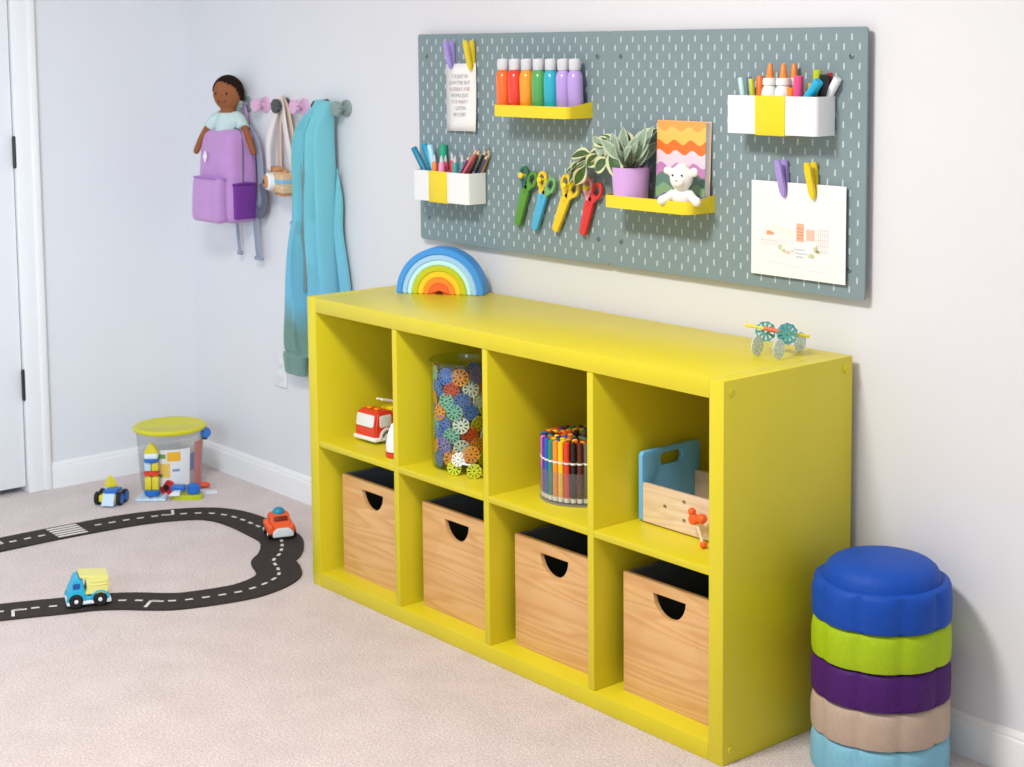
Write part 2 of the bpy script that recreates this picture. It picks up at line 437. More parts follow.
# ------------------------------------------------------------------ pegboards
def pegboard(name, label, x0):
    z1 = 1.4479; p = .02; nx, nz = 38, 28
    r = thing(name, label, 'pegboard', (x0, -.017, z1-nz*p), group='grey peg boards on the wall')
    W, H, t = nx*p, nz*p, .005
    bm = BM()
    screws = [(2, 3), (36, 3), (2, 25), (36, 25)]
    vcache = {}
    def V(x, z):
        k = (round(x, 5), round(z, 5))
        if k not in vcache: vcache[k] = bm.verts.new((x, -t, z))
        return vcache[k]
    sl = [(.0025, -.0055), (.0025, .0055), (.0012, .0075), (-.0012, .0075), (-.0025, .0055), (-.0025, -.0055), (-.0012, -.0075), (.0012, -.0075)]
    for i in range(1, nx):
        for j in range(1, nz):
            cx, cz = i*p, H-j*p; h = p/2
            BL, BR, TR, TL = V(cx-h, cz-h), V(cx+h, cz-h), V(cx+h, cz+h), V(cx-h, cz+h)
            if (i+j) % 2 == 0 or (i, j) in screws:
                bm.faces.new((BL, BR, TR, TL)); continue
            s = [bm.verts.new((cx+a, -t, cz+b)) for a, b in sl]
            bk = [bm.verts.new((cx+a, -t+.0016, cz+b)) for a, b in sl]
            bm.faces.new((BR, TR, s[1], s[0])); bm.faces.new((TR, s[2], s[1])); bm.faces.new((TR, TL, s[3], s[2])); bm.faces.new((TL, s[4], s[3]))
            bm.faces.new((TL, BL, s[5], s[4])); bm.faces.new((BL, s[6], s[5])); bm.faces.new((BL, BR, s[7], s[6])); bm.faces.new((BR, s[0], s[7]))
            bm.faces.new(bk).material_index = 1
            for k in range(8):
                f = bm.faces.new((s[k], s[(k+1) % 8], bk[(k+1) % 8], bk[k])); f.material_index = 1
    # rim with rounded corners
    h = p/2; rad = .009; c = 5
    inner = {'b': [V(i*p-h, h) for i in range(1, nx+1)], 't': [V(i*p-h, H-h) for i in range(1, nx+1)],
             'l': [V(h, j*p-h) for j in range(1, nz+1)], 'r': [V(W-h, j*p-h) for j in range(1, nz+1)]}
    loop = []
    def strip(vs, fn):
        o = [bm.verts.new(fn(v.co)) for v in vs]
        for a, b, d, e in zip(vs, vs[1:], o[1:], o): bm.faces.new((a, b, d, e))
        return o
    ob = strip(inner['b'], lambda q: (q.x, -t, 0)); orr = strip(inner['r'], lambda q: (W, -t, q.z))
    ot = strip(inner['t'][::-1], lambda q: (q.x, -t, H)); ol = strip(inner['l'][::-1], lambda q: (0, -t, q.z))
    def corner(a, b, cin, cx, cz, a0):
        pts = [bm.verts.new((cx+rad*math.cos(math.radians(a0+90*k/c)), -t, cz+rad*math.sin(math.radians(a0+90*k/c)))) for k in range(c+1)]
        ring = [a]+pts+[b]
        for u, v in zip(ring, ring[1:]): bm.faces.new((cin, u, v))
        return pts
    c1 = corner(ob[-1], orr[0], inner['b'][-1], W-rad, rad, -90); c2 = corner(orr[-1], ot[0], inner['r'][-1], W-rad, H-rad, 0)
    c3 = corner(ot[-1], ol[0], inner['t'][0], rad, H-rad, 90); c4 = corner(ol[-1], ob[0], inner['b'][0], rad, rad, 180)
    loop = ob+c1+orr+c2+ot+c3+ol+c4
    back = [bm.verts.new((v.co.x, 0, v.co.z)) for v in loop]
    n = len(loop)
    for k in range(n): bm.faces.new((loop[k], loop[(k+1) % n], back[(k+1) % n], back[k]))
    bmesh.ops.remove_doubles(bm, verts=bm.verts, dist=1e-6)
    obj('board', bm, [M_peg, M_pegslot], r, smooth=0)
    for (i, j) in screws:
        bm = BM(); M = T((i*p, -t, H-j*p)) @ FRONT
        lathe(bm, [(.0058, 0), (.0058, .0012), (.0042, .0022), (.0032, .0022), (.0030, .0008), (.001, .0008)], 16, M=M); obj('screw', bm, M_screw, r)
        bm = BM(); cyl(bm, (i*p, 0, H-j*p), (i*p, .0166, H-j*p), .006, seg=12); obj('spacer', bm, M_white, r)
    return r
pegboard('pegboard', 'grey-green peg board that holds the paint bottles and scissors', -.0202)
pegboard('pegboard', 'grey-green peg board that holds the notebook and city drawing', .7398)
PEG = -.022      # front of the boards

# ------------------------------------------------------------------ things on the pegboards
def tray(label, x0, x1, z0, d=.088):
    r = thing('peg_shelf', label, 'tray', (x0, PEG, z0), group='yellow trays on the peg boards')
    W = x1-x0; t = .0022
    def outl(i, n=8):
        rr = .022-i
        pts = [(i, 0), (i, -d+rr+i)]
        pts += [(i+rr-rr*math.cos(a), -d+i+rr-rr*math.sin(a)) for a in [PI/2*k/n for k in range(1, n+1)]]
        pts += [(W-i-rr+rr*math.sin(a), -d+i+rr-rr*math.cos(a)) for a in [PI/2*k/n for k in range(0, n+1)]]
        pts += [(W-i, 0)]
        return pts
    o, i_ = outl(0), outl(t)
    bm = BM(); H = .029
    zf = lambda y: H + .010*max(0, 1-(-y)/.02)          # the ends rise towards the board
    n = len(o)
    A = [bm.verts.new((x, y, 0)) for x, y in o]; B = [bm.verts.new((x, y, zf(y))) for x, y in o]
    C = [bm.verts.new((x, y, zf(y))) for x, y in i_]; D = [bm.verts.new((x, y, t)) for x, y in i_]
    for k in range(n-1):
        bm.faces.new((A[k], A[k+1], B[k+1], B[k])); bm.faces.new((B[k], B[k+1], C[k+1], C[k])); bm.faces.new((C[k], C[k+1], D[k+1], D[k]))
    bm.faces.new(A); bm.faces.new(D)
    for k in (0, n-1): bm.faces.new((A[k], B[k], C[k], D[k]))
    bm.faces.new((A[0], A[-1], D[-1], D[0]))
    obj('rim', bm, M_yel, r)
    return r
tray('yellow metal tray that carries the row of paint bottles', .400, .680, 1.240)
tray('yellow metal tray that carries the potted plant and notebook', .806, 1.083, 1.040)

# paint bottles
def bottle(label, x, y, col, name, lean=.0, s=1):
    q = Quaternion((0, 1, 0), lean)
    r = thing('paint_bottle', label, 'bottle', (x, y, 1.2426), group='paint bottles on the yellow tray', rot=q)
    m = mat('paint_'+name, col, .22, .6, coat=.3)
    R = .0188*s
    bm = BM(); lathe(bm, [(R*.86, 0), (R, .004), (R, .088), (R*.98, .096), (R*.86, .105), (R*.62, .112), (R*.55, .115)], 28); obj('bottle_body', bm, m, r)
    bm = BM(); lathe(bm, [(R*.68, .1125), (R*.74, .1145), (R*.74, .136), (R*.66, .140), (.002, .141)], 24); obj('cap', bm, M_clearcap, r, label='translucent white cap')
    return r
PB = [('orange', (255, 112, 35)), ('red', (238, 66, 42)), ('amber', (255, 160, 32)), ('green', (85, 172, 90)), ('turquoise', (42, 180, 200)), ('lavender', (190, 160, 226)), ('lavender', (188, 160, 228))]
PL = ['orange paint bottle at the end of the yellow tray', 'red paint bottle between the orange and amber bottles', 'amber yellow paint bottle beside the red one',
      'green paint bottle beside the amber one', 'turquoise paint bottle beside the green one', 'lavender paint bottle next to the turquoise bottle', 'lavender paint bottle at the far end, after another lavender bottle']
for (nm, c), l, x in zip(PB, PL, (.4240, .4630, .502, .541, .580, .619, .6550)): bottle(l, x, PEG-.064+(x-.423)/.238*.034, c, nm, -.030, 1.03)

# white containers with a yellow holder
def container(label, x0, x1, z0, ya, yb2, d=.066):
    r = thing('pen_box', label, 'container', (x0, PEG-.0005, z0), group='white pen boxes with a yellow band')
    W = x1-x0; H = .081; t = .002
    bm = BM(); out = [(x, -d/2+y) for x, y in rrect(0, -d/2, W, d/2, .009, 5)]
    inn = [(x, -d/2+y) for x, y in rrect(t, -d/2+t, W-t, d/2-t, .007, 5)]
    n = len(out)
    A = [bm.verts.new((x, y, 0)) for x, y in out]; B = [bm.verts.new((x, y, H)) for x, y in out]
    C = [bm.verts.new((x, y, H)) for x, y in inn]; D = [bm.verts.new((x, y, t)) for x, y in inn]
    for k in range(n):
        j = (k+1) % n
        bm.faces.new((A[k], A[j], B[j], B[k])); bm.faces.new((B[k], B[j], C[j], C[k])); bm.faces.new((C[k], C[j], D[j], D[k]))
    bm.faces.new(A); bm.faces.new(D)
    obj('box', bm, M_white, r)
    bm = BM()
    tube(bm, smoothpts([(ya, 0, 0), (ya, 0, 0)], 1), .001, 4) if False else None
    # folded sheet band: over the front, under the bottom
    box(bm, (ya, -d-.0022, -.002), (yb2, -d-.0002, H+.0005), .0008); box(bm, (ya, -d-.0022, -.0022), (yb2, 0, -.0002), .0008)
    obj('band', bm, M_yel, r, label='yellow metal holder band')
    return r
container('white pen box with teal markers and coloured pencils', .036, .275, 1.005, .073, .152)
container('white pen box with glue bottles and thick markers', 1.176, 1.424, 1.225, .084, .166)

def pen(name, label, cat, p0, p1, r, m, group=None, style='marker', tip=None, m2=None):
    """p0 foot, p1 top"""
    o = thing(name, label, cat, p0, group=group, rot=Vector((0, 0, 1)).rotation_difference((Vector(p1)-Vector(p0)).normalized()))
    L = (Vector(p1)-Vector(p0)).length
    bm = BM()
    if style == 'marker':
        lathe(bm, [(r*.9, 0), (r, .002), (r, L*.55)], 16); obj('barrel', bm, m2 or m, o)
        bm = BM(); lathe(bm, [(r*1.06, L*.55), (r*1.06, L*.985), (r*.9, L)], 16); obj('cap', bm, m, o)
    elif style == 'pencil':
        lathe(bm, [(r, 0), (r, L-.016)], 6); obj('barrel', bm, m, o, smooth=0)
        bm = BM(); lathe(bm, [(r, L-.016), (r*.42, L-.005)], 12); obj('sharpened_wood', bm, M_pale, o)
        bm = BM(); lathe(bm, [(r*.42, L-.005), (r*.08, L)], 10); obj('lead', bm, m, o)
    elif style == 'tube':
        lathe(bm, [(r*.9, 0), (r, .003), (r, L*.80), (r*.62, L*.85)], 16); obj('tube', bm, m, o)
        bm = BM(); lathe(bm, [(r*.62, L*.85), (r*.6, L*.88), (r*.22, L*.98), (r*.15, L)], 14); obj('nozzle', bm, M_clearcap, o, label='clear pointed nozzle')
    return o
def col(name, rgb, rough=.35): return mat('plastic_'+name, rgb, rough, .5)
def ext(a, b, z):            # extend the line b->a... down to height z
    a = Vector(a); b = Vector(b); t = (z-a.z)/(b.z-a.z); return a+(b-a)*t
zf = 1.0085
def fill(lst, zf, z_rim):
    for nm, lab, cat, xr, y, xt, zt, r, m, st, grp, dy in lst:
        top = Vector((xt, y+dy, zt)); rim = Vector((xr, y, z_rim)); d = rim-top
        foot = rim + d*((z_rim-zf)/(zt-z_rim))
        yield nm, lab, cat, foot, top, r, m, st, grp
GL = 'glitter glue tubes in the white box'; GPC = 'coloured pencils in the white box'
LP = [
 ('marker', 'dark teal marker leaning outermost in the white box', 'marker', .058, -.066, .028, 1.144, .0080, col('dark_teal', (16, 128, 160)), 'marker', None, -.012),
 ('marker', 'bright teal marker beside the dark teal one', 'marker', .064, -.044, .040, 1.152, .0088, col('teal', (0, 150, 190)), 'marker', None, -.008),
 ('marker', 'pale aqua marker between teal and green markers', 'marker', .085, -.052, .072, 1.152, .0080, col('aqua', (168, 220, 238)), 'marker', None, -.005),
 ('marker', 'thick green marker behind the orange glue tube', 'marker', .104, -.034, .101, 1.153, .0105, col('sea_green', (38, 168, 128)), 'marker', None, 0),
 ('glue_tube', 'orange glitter glue tube with clear nozzle', 'glue', .102, -.064, .102, 1.127, .0075, col('glue_orange', (255, 140, 60)), 'tube', GL, 0),
 ('glue_tube', 'light pink glitter glue tube with clear nozzle', 'glue', .138, -.068, .138, 1.127, .0085, col('glue_pink', (250, 150, 190)), 'tube', GL, 0),
 ('glue_tube', 'hot pink glitter glue tube behind the light pink one', 'glue', .126, -.045, .126, 1.126, .0075, col('glue_hotpink', (235, 80, 120)), 'tube', GL, 0),
 ('glue_tube', 'red glitter glue tube with clear nozzle', 'glue', .155, -.045, .155, 1.132, .0075, col('glue_red', (225, 60, 55)), 'tube', GL, 0),
 ('glue_tube', 'teal glitter glue tube with clear nozzle', 'glue', .180, -.055, .180, 1.128, .0080, col('glue_teal', (70, 165, 165)), 'tube', GL, 0),
 ('glue_tube', 'grey-green glitter glue tube beside the teal one', 'glue', .198, -.045, .198, 1.130, .0080, col('glue_grey', (110, 150, 155)), 'tube', GL, 0),
]
PC = [('purple', (120, 50, 110), .215, -.06, .246, 1.133), ('magenta', (160, 60, 120), .222, -.05, .250, 1.139), ('pink', (232, 110, 110), .232, -.066, .284, 1.151), ('dark brown', (70, 38, 30), .240, -.05, .277, 1.142),
      ('maroon', (98, 40, 40), .248, -.062, .290, 1.150), ('black', (45, 35, 38), .252, -.042, .290, 1.148), ('navy blue', (75, 88, 128), .262, -.040, .296, 1.137), ('tan', (175, 125, 75), .268, -.035, .298, 1.143),
      ('rust red', (150, 70, 50), .258, -.028, .288, 1.150)]
for nm, c, xr, y, xt, zt in PC:
    LP.append(('coloured_pencil', nm+' coloured pencil leaning out of the white box', 'pencil', xr, y, xt, zt, .0040, col('pencil_'+nm.replace(' ', '_'), c), 'pencil', GPC, .004))
for a in fill(LP, 1.0085, 1.086): pen(a[0], a[1], a[2], a[3], a[4], a[5], a[6], a[8], a[7])
M_penw = col('pen_white', (240, 240, 240))
RP = [
 ('marker', 'pale teal slim marker at the end of the box', 'marker', 1.203, -.065, 1.196, 1.343, .0058, col('pale_teal', (190, 222, 222)), 'marker', None, 0),
 ('marker', 'slate blue slim marker beside the pale teal one', 'marker', 1.210, -.050, 1.207, 1.344, .0058, col('slate', (82, 110, 140)), 'marker', None, 0),
 ('marker', 'lime green slim marker beside the slate one', 'marker', 1.226, -.060, 1.222, 1.341, .0058, col('lime_pen', (190, 200, 30)), 'marker', None, 0),
 ('marker', 'orange slim marker beside the glue bottle', 'marker', 1.240, -.052, 1.240, 1.347, .0072, col('orange_pen', (250, 120, 40)), 'marker', None, 0),
 ('marker', 'thick pink marker between glue bottle and turquoise marker', 'marker', 1.352, -.060, 1.353, 1.348, .0098, col('pink_pen', (235, 80, 140)), 'marker', None, 0),
 ('marker', 'thick orange marker behind the pink one', 'marker', 1.330, -.058, 1.331, 1.323, .0090, col('orange_thick', (255, 150, 30)), 'marker', None, 0),
 ('marker', 'amber marker behind the turquoise one', 'marker', 1.365, -.036, 1.366, 1.332, .0075, col('amber_pen', (240, 180, 60)), 'marker', None, 0),
 ('marker', 'tall lime marker standing among the thick markers', 'marker', 1.392, -.045, 1.390, 1.360, .0088, col('lime_thick', (190, 205, 40)), 'marker', None, 0),
 ('marker', 'turquoise marker tilted in front of the lime one', 'marker', 1.388, -.068, 1.414, 1.338, .0098, col('turq_pen', (30, 178, 218)), 'marker', None, 0),
 ('marker', 'thick black marker beside the tall lime one', 'marker', 1.402, -.042, 1.408, 1.350, .0110, col('black_pen', (28, 24, 26)), 'marker', None, 0),
 ('marker', 'dark red marker behind the black one', 'marker', 1.406, -.018, 1.404, 1.354, .0085, col('red_pen', (175, 40, 40)), 'marker', None, 0),
 ('marker', 'white marker tilted out at the box end', 'marker', 1.412, -.035, 1.436, 1.343, .0085, M_penw, 'marker', None, 0),
 ('marker', 'dark navy marker behind the tilted white one', 'marker', 1.408, -.020, 1.424, 1.341, .0075, col('navy_pen', (40, 48, 80)), 'marker', None, 0),
]
for a in fill(RP, 1.229, 1.306): pen(a[0], a[1], a[2], a[3], a[4], a[5], a[6], a[8], a[7])
M_glue = mat('glue_bottle_white', (238, 236, 232), .35, .5)
M_orange = col('orange', (245, 140, 50))
for lab, x, y in (('white glue bottle with orange nozzle beside the orange marker', 1.272, -.056), ('white glue bottle with orange nozzle in the middle of the box', 1.312, -.060), ('white glue bottle with orange nozzle standing behind the others', 1.322, -.038)):
    g = thing('glue_bottle', lab, 'glue bottle', (x, PEG+y+.022-.002 if False else y-.0, 1.2275), group='white glue bottles with orange nozzles')
    k = .8 if y > -.04 else 1
    bm = BM(); lathe(bm, [(.016*k, 0), (.0188*k, .003), (.0188*k, .082), (.0172*k, .091), (.0135*k, .098), (.0125*k, .101)], 24); obj('bottle_body', bm, M_glue, g)
    bm = BM(); lathe(bm, [(.0145*k, .1002), (.0160*k, .101), (.0160*k, .111), (.015*k, .115), (.007, .116)], 24); obj('collar', bm, M_glue, g)
    bm = BM(); lathe(bm, [(.0085, .115), (.0078, .122), (.0050, .142), (.0035, .145), (.001, .1455)], 18); obj('nozzle', bm, M_orange, g, label='orange twist nozzle')

# clips
def clip(label, m, x, z1, z0, tilt):
    L = z1-z0
    r = thing('peg_clip', label, 'clip', (x, PEG-.001, z0), group='clips hooked on the peg boards', rot=Quaternion((0, 1, 0), tilt))
    def leg(y_top, y_bot, w0, w1, t):
        bm = BM(); n = 10; rows = []
        for i in range(n+1):
            f = i/n; y = y_bot+(y_top-y_bot)*f; w = w0+(w1-w0)*f
            if i == 0: w *= .6
            if i == n: w *= .7
            rows.append([bm.verts.new(p) for p in ((-w/2, y-t/2, L*f), (w/2, y-t/2, L*f), (w/2, y+t/2, L*f), (-w/2, y+t/2, L*f))])
        for a, b in zip(rows, rows[1:]):
            for k in range(4): bm.faces.new((a[k], a[(k+1) % 4], b[(k+1) % 4], b[k]))
        bm.faces.new(rows[0]); bm.faces.new(rows[-1])
        bmesh.ops.bevel(bm, geom=[e for e in bm.edges if abs((e.verts[0].co-e.verts[1].co).normalized().z) > .5], offset=.0018, segments=2, affect='EDGES')
        return bm
    obj('front_jaw', leg(-.030, -.0125, .014, .017, .007), m, r)
    obj('back_jaw', leg(-.008, -.0045, .014, .017, .007), m, r)
    bm = BM(); cyl(bm, (0, -.026, L*.55), (0, -.001, L*.55), .004, seg=12); obj('hinge_pin', bm, m, r)
    bm = BM(); cyl(bm, (0, -.010, L*.86), (0, .012, L*.86), .0022, seg=10); obj('board_hook', bm, M_white, r)
    return r
M_clipp = mat('lavender_plastic', (172, 150, 222), .4); M_clipy = mat('clip_yellow', (236, 210, 34), .4)
clip('lavender clip holding the narrow poem card', M_clipp, .140, 1.430, 1.357, .0)
clip('yellow clip holding the narrow poem card', M_clipy, .226, 1.430, 1.352, .0)
clip('lavender clip holding the square city drawing', M_clipp, 1.294, 1.169, 1.090, -.04)
clip('yellow clip holding the square city drawing', M_clipy, 1.374, 1.168, 1.090, -.04)

# poem card
pc = thing('poem_card', 'narrow white card with seven lines of small lettering', 'card', (.176, PEG-.0075, 1.1915), rot=Quaternion((0, 1, 0), -.02))
bm = BM()
n = 8; rows = []
for i in range(n+1):
    f = i/n; rows.append([bm.verts.new((x, -.004*(1-f)**2*(1+x*8), .178*f)) for x in (-.060, -.02, .02, .068)])
for a, b in zip(rows, rows[1:]):
    for k in range(3): bm.faces.new((a[k], a[k+1], b[k+1], b[k]))
sheet = obj('sheet', bm, M_paper, pc)
sm = sheet.modifiers.new('solid', 'SOLIDIFY'); sm.thickness = .0006
PT = [('T IS JUST IN', (150, 140, 145)), ('IS FATTER BUT', (140, 140, 155)), ('A GREAT A BE', (185, 130, 140)), ('PEOPLE JUST', (145, 150, 150)), ('IT IS WAIT I', (170, 135, 140)), ('I LISTEN', (150, 145, 155)), ('BE CURT', (135, 135, 140))]
for k, (t, c) in enumerate(PT):
    zz = .140-k*.0168; f = zz/.178
    obj('lettering', textmesh(t, .0135, M=T((0, -.004*(1-f)**2-.0013, zz)) @ FRONT), mat('ink_%d' % k, [int(v*.55+238*.45) for v in c], .8, .1), sheet, smooth=0)

# city drawing
cd = thing('city_drawing', 'square white sheet with a pale watercolour of city buildings', 'drawing', (1.199, PEG-.0085, .917))
bm = BM(); box(bm, (0, -.0004, 0), (.258, .0004, .204)); sheet = obj('sheet', bm, M_paper, cd, smooth=0)
def paint(name, polys, c):
    bm = BM()
    for p in polys: prism(bm, p, .0002, T((0, -.0006, 0)) @ FRONT)
    obj(name, bm, mat('wash_'+name, c, .85, .1), sheet, smooth=0)
R_ = lambda x0, z0, x1, z1: [(x0, z0), (x1, z0), (x1, z1), (x0, z1)]
def blob(cx, cz, rx, rz, seed, n=14):
    rnd = random.Random(seed); return [(cx+rx*math.cos(2*PI*k/n)*rnd.uniform(.7, 1.1), cz+rz*math.sin(2*PI*k/n)*rnd.uniform(.7, 1.1)) for k in range(n)]
paint('tower_print', [R_(.127, .080, .147, .118)], (248, 182, 150))
paint('block_print', [R_(.154, .084, .176, .107)], (246, 205, 184))
paint('dome_print', [[(.043, .088), (.066, .089), (.064, .093), (.056, .097), (.044, .097)]], (240, 160, 125))
paint('roof_print', [[(.030, .098), (.036, .106), (.06, .111), (.09, .110), (.12, .100), (.122, .088), (.08, .092), (.05, .099)]], (246, 243, 226))
paint('tree_print', [blob(.082, .064, .007, .007, 1), blob(.092, .057, .006, .005, 2), blob(.180, .066, .007, .008, 3), blob(.168, .052, .010, .006, 4), blob(.186, .061, .005, .004, 5)], (204, 206, 166))
paint('street_print', [R_(.120, .061, .150, .064), R_(.122, .053, .158, .056), R_(.126, .045, .146, .049)], (200, 205, 222))
paint('flower_print', [blob(.104, .054, .008, .004, 6), blob(.116, .058, .005, .003, 7)], (232, 200, 180))
ls = []
for x in (.182, .187, .192, .197, .202, .207, .212): ls.append(R_(x, .058+.003*math.sin(x*900), x+.0007, .112-.006*math.sin(x*700)))
for x in [.028+.0055*k for k in range(17)]: ls.append(R_(x, .072, x+.0006, .084+.003*math.sin(x*500)))
for x in (.154, .159, .164, .169, .174): ls.append(R_(x, .082, x+.0006, .109))
for z in (.066, .070, .076): ls.append(R_(.026, z, .075, z+.0007))
for z in (.063, .075, .087, .099, .108): ls.append(R_(.180, z, .215, z+.0006))
for z in (.086, .093, .100, .107, .118): ls.append(R_(.1265, z, .1475, z+.0008))
for x0, x1, z in ((.045, .09, .030), (.10, .15, .026), (.16, .20, .020)): ls.append([(x0, z), (x1, z-.002), (x1, z-.0014), (x0, z+.0006)])
paint('ink_lines', ls, (214, 200, 202))

# notebook with wavy rainbow cover, leaning on the board
def cover_mat():
    m = bpy.data.materials.new('wavy_cover'); m.use_nodes = True
    nt = m.node_tree; b = nt.nodes['Principled BSDF']; N = nt.nodes.new; L = nt.links.new
    tc = N('ShaderNodeTexCoord'); sp = N('ShaderNodeSeparateXYZ'); L(tc.outputs['Object'], sp.inputs[0])
    a = N('ShaderNodeMath'); a.operation = 'MULTIPLY'; a.inputs[1].default_value = 2*PI/.052; L(sp.outputs[0], a.inputs[0])
    ph = N('ShaderNodeMath'); ph.operation = 'MULTIPLY'; ph.inputs[1].default_value = 28; L(sp.outputs[2], ph.inputs[0])
    ad0 = N('ShaderNodeMath'); ad0.operation = 'ADD'; L(a.outputs[0], ad0.inputs[0]); L(ph.outputs[0], ad0.inputs[1])
    s = N('ShaderNodeMath'); s.operation = 'SINE'; L(ad0.outputs[0], s.inputs[0])
    am = N('ShaderNodeMath'); am.operation = 'MULTIPLY_ADD'; am.inputs[1].default_value = .0055; L(s.outputs[0], am.inputs[0]); L(sp.outputs[2], am.inputs[2])
    dv = N('ShaderNodeMath'); dv.operation = 'DIVIDE'; dv.inputs[1].default_value = .20; L(am.outputs[0], dv.inputs[0])
    r = N('ShaderNodeValToRGB'); r.color_ramp.interpolation = 'CONSTANT'
    bands = [(0, (80, 140, 190)), (.05, (112, 106, 172)), (.15, (140, 178, 128)), (.265, (104, 140, 122)), (.385, (206, 138, 190)), (.50, (246, 216, 228)), (.64, (246, 122, 50)), (.755, (253, 198, 96)), (.905, (250, 168, 84))]
    e = r.color_ramp.elements
    while len(e) > 1: e.remove(e[-1])
    e[0].position = 0; e[0].color = (*lin(bands[0][1]), 1)
    for p, c in bands[1:]: k = e.new(p); k.color = (*lin(c), 1)
    L(dv.outputs[0], r.inputs['Fac']); L(r.outputs['Color'], b.inputs['Base Color'])
    b.inputs['Roughness'].default_value = .5
    return m
nb = thing('notebook', 'tall notebook with wavy rainbow bands on its cover', 'notebook', (.922, PEG-.0095, 1.0425), rot=Quaternion((1, 0, 0), -.038))
nb_w, nb_h = .153, .200
bm = BM(); box(bm, (0, -.0188, 0), (nb_w, -.017, nb_h), .0006); obj('cover', bm, cover_mat(), nb, smooth=0)
bm = BM(); box(bm, (.002, -.0168, .002), (nb_w-.002, -.0020, nb_h-.002)); obj('pages', bm, M_paper, nb, smooth=0)
bm = BM(); box(bm, (0, -.0018, 0), (nb_w, 0, nb_h), .0006); obj('back_cover', bm, mat('peach_cover', (250, 205, 175), .5), nb, smooth=0)

def remesh(o, vox, it=4):
    r = o.modifiers.new('r', 'REMESH'); r.mode = 'VOXEL'; r.voxel_size = vox; r.use_smooth_shade = True
    s = o.modifiers.new('s', 'SMOOTH'); s.factor = .5; s.iterations = it

# plush lamb
lam = thing('plush_lamb', 'small white plush lamb sitting against the notebook', 'plush toy', (1.044, PEG-.067, 1.0422), rz=.3); lam.scale = (1.26, 1.12, 1.28)
M_plush = mat('white_plush', (244, 240, 234), .95, .1, bump=.6, bscale=500, sheen=.5)
bm = BM()
ball(bm, (0, .004, .022), (.019, .015, .024)); ball(bm, (0, -.001, .061), (.0215, .019, .0235)); ball(bm, (.001, -.016, .054), (.012, .010, .010))
ball(bm, (-.024, -.006, .073), (.009, .006, .0075)); ball(bm, (.026, -.004, .071), (.009, .006, .0085)); ball(bm, (0, .004, .080), (.012, .011, .007))
for s in (-1, 1):
    tube(bm, [(s*.014, 0, .034), (s*.024, -.006, .026), (s*.033, -.010, .021)], [.0085, .0085, .0085], 10); ball(bm, (s*.034, -.010, .0205), .0088)
    tube(bm, [(s*.010, 0, .009), (s*.014, -.005, .0075)], [.008, .0075], 10); ball(bm, (s*.014, -.0055, .0078), .0075)
o = obj('body', bm, M_plush, lam); remesh(o, .0022, 3)
for s in (-1, 1):
    bm = BM(); ball(bm, (s*.009, -.0195, .066), .0018, 10); obj('eye', bm, M_black, lam)
bm = BM(); ball(bm, (.001, -.0258, .057), (.0025, .0015, .0017), 10); obj('nose', bm, mat('pink_stitch', (225, 160, 160), .7), lam)

# potted plant
pp = thing('potted_plant', 'variegated trailing plant in a lilac pot on the yellow tray', 'plant', (.861, PEG-.047, 1.0425))
M_pot = mat('lilac_glaze', (214, 168, 228), .3, .5)
bm = BM(); lathe(bm, [(.036, 0), (.039, .002), (.0455, .088), (.0455, .091), (.0425, .091), (.041, .075), (.002, .074)], 40); obj('pot', bm, M_pot, pp)
bm = BM(); lathe(bm, [(.0412, .0755), (.030, .079), (.001, .081)], 24); obj('soil', bm, mat('dark_soil', (66, 50, 40), .95, .1, noise=.4, nscale=120), pp)
M_leafg = mat('leaf_green', (70, 102, 54), .45, .4, noise=.25, nscale=90); M_leafc = mat('leaf_cream', (222, 222, 176), .5, .4)
M_leafs = mat('leaf_silver', (150, 170, 146), .55, .3, noise=.2, nscale=120); M_leafd = mat('leaf_silver_rib', (188, 202, 180), .55, .3)
def leaf(bm, base, d, up, L, W, mi, droop=.25, fold=.25):
    d = Vector(d).normalized(); up = Vector(up); s = d.cross(up).normalized(); u = s.cross(d).normalized()
    prof = [(0, .06), (.12, .45), (.3, .88), (.5, 1), (.7, .82), (.87, .45), (1, .03)]
    rows = []
    for f, w in prof:
        c = Vector(base)+d*L*f-u*droop*L*f*f
        row = []
        for k, q in enumerate((-1, -.62, 0, .62, 1)):
            row.append(bm.verts.new(c+s*W/2*w*q+u*fold*W*abs(q)*w*.5))
        rows.append(row)
    for a, b in zip(rows, rows[1:]):
        for k in range(4):
            f = bm.faces.new((a[k], a[k+1], b[k+1], b[k])); f.material_index = mi+(1 if k in (0, 3) else 0)
P0 = Vector((.861, PEG-.047, 1.0425))
bm = BM(); bs = BM()
rnd = random.Random(3)
def W2(p): return Vector(p)-P0
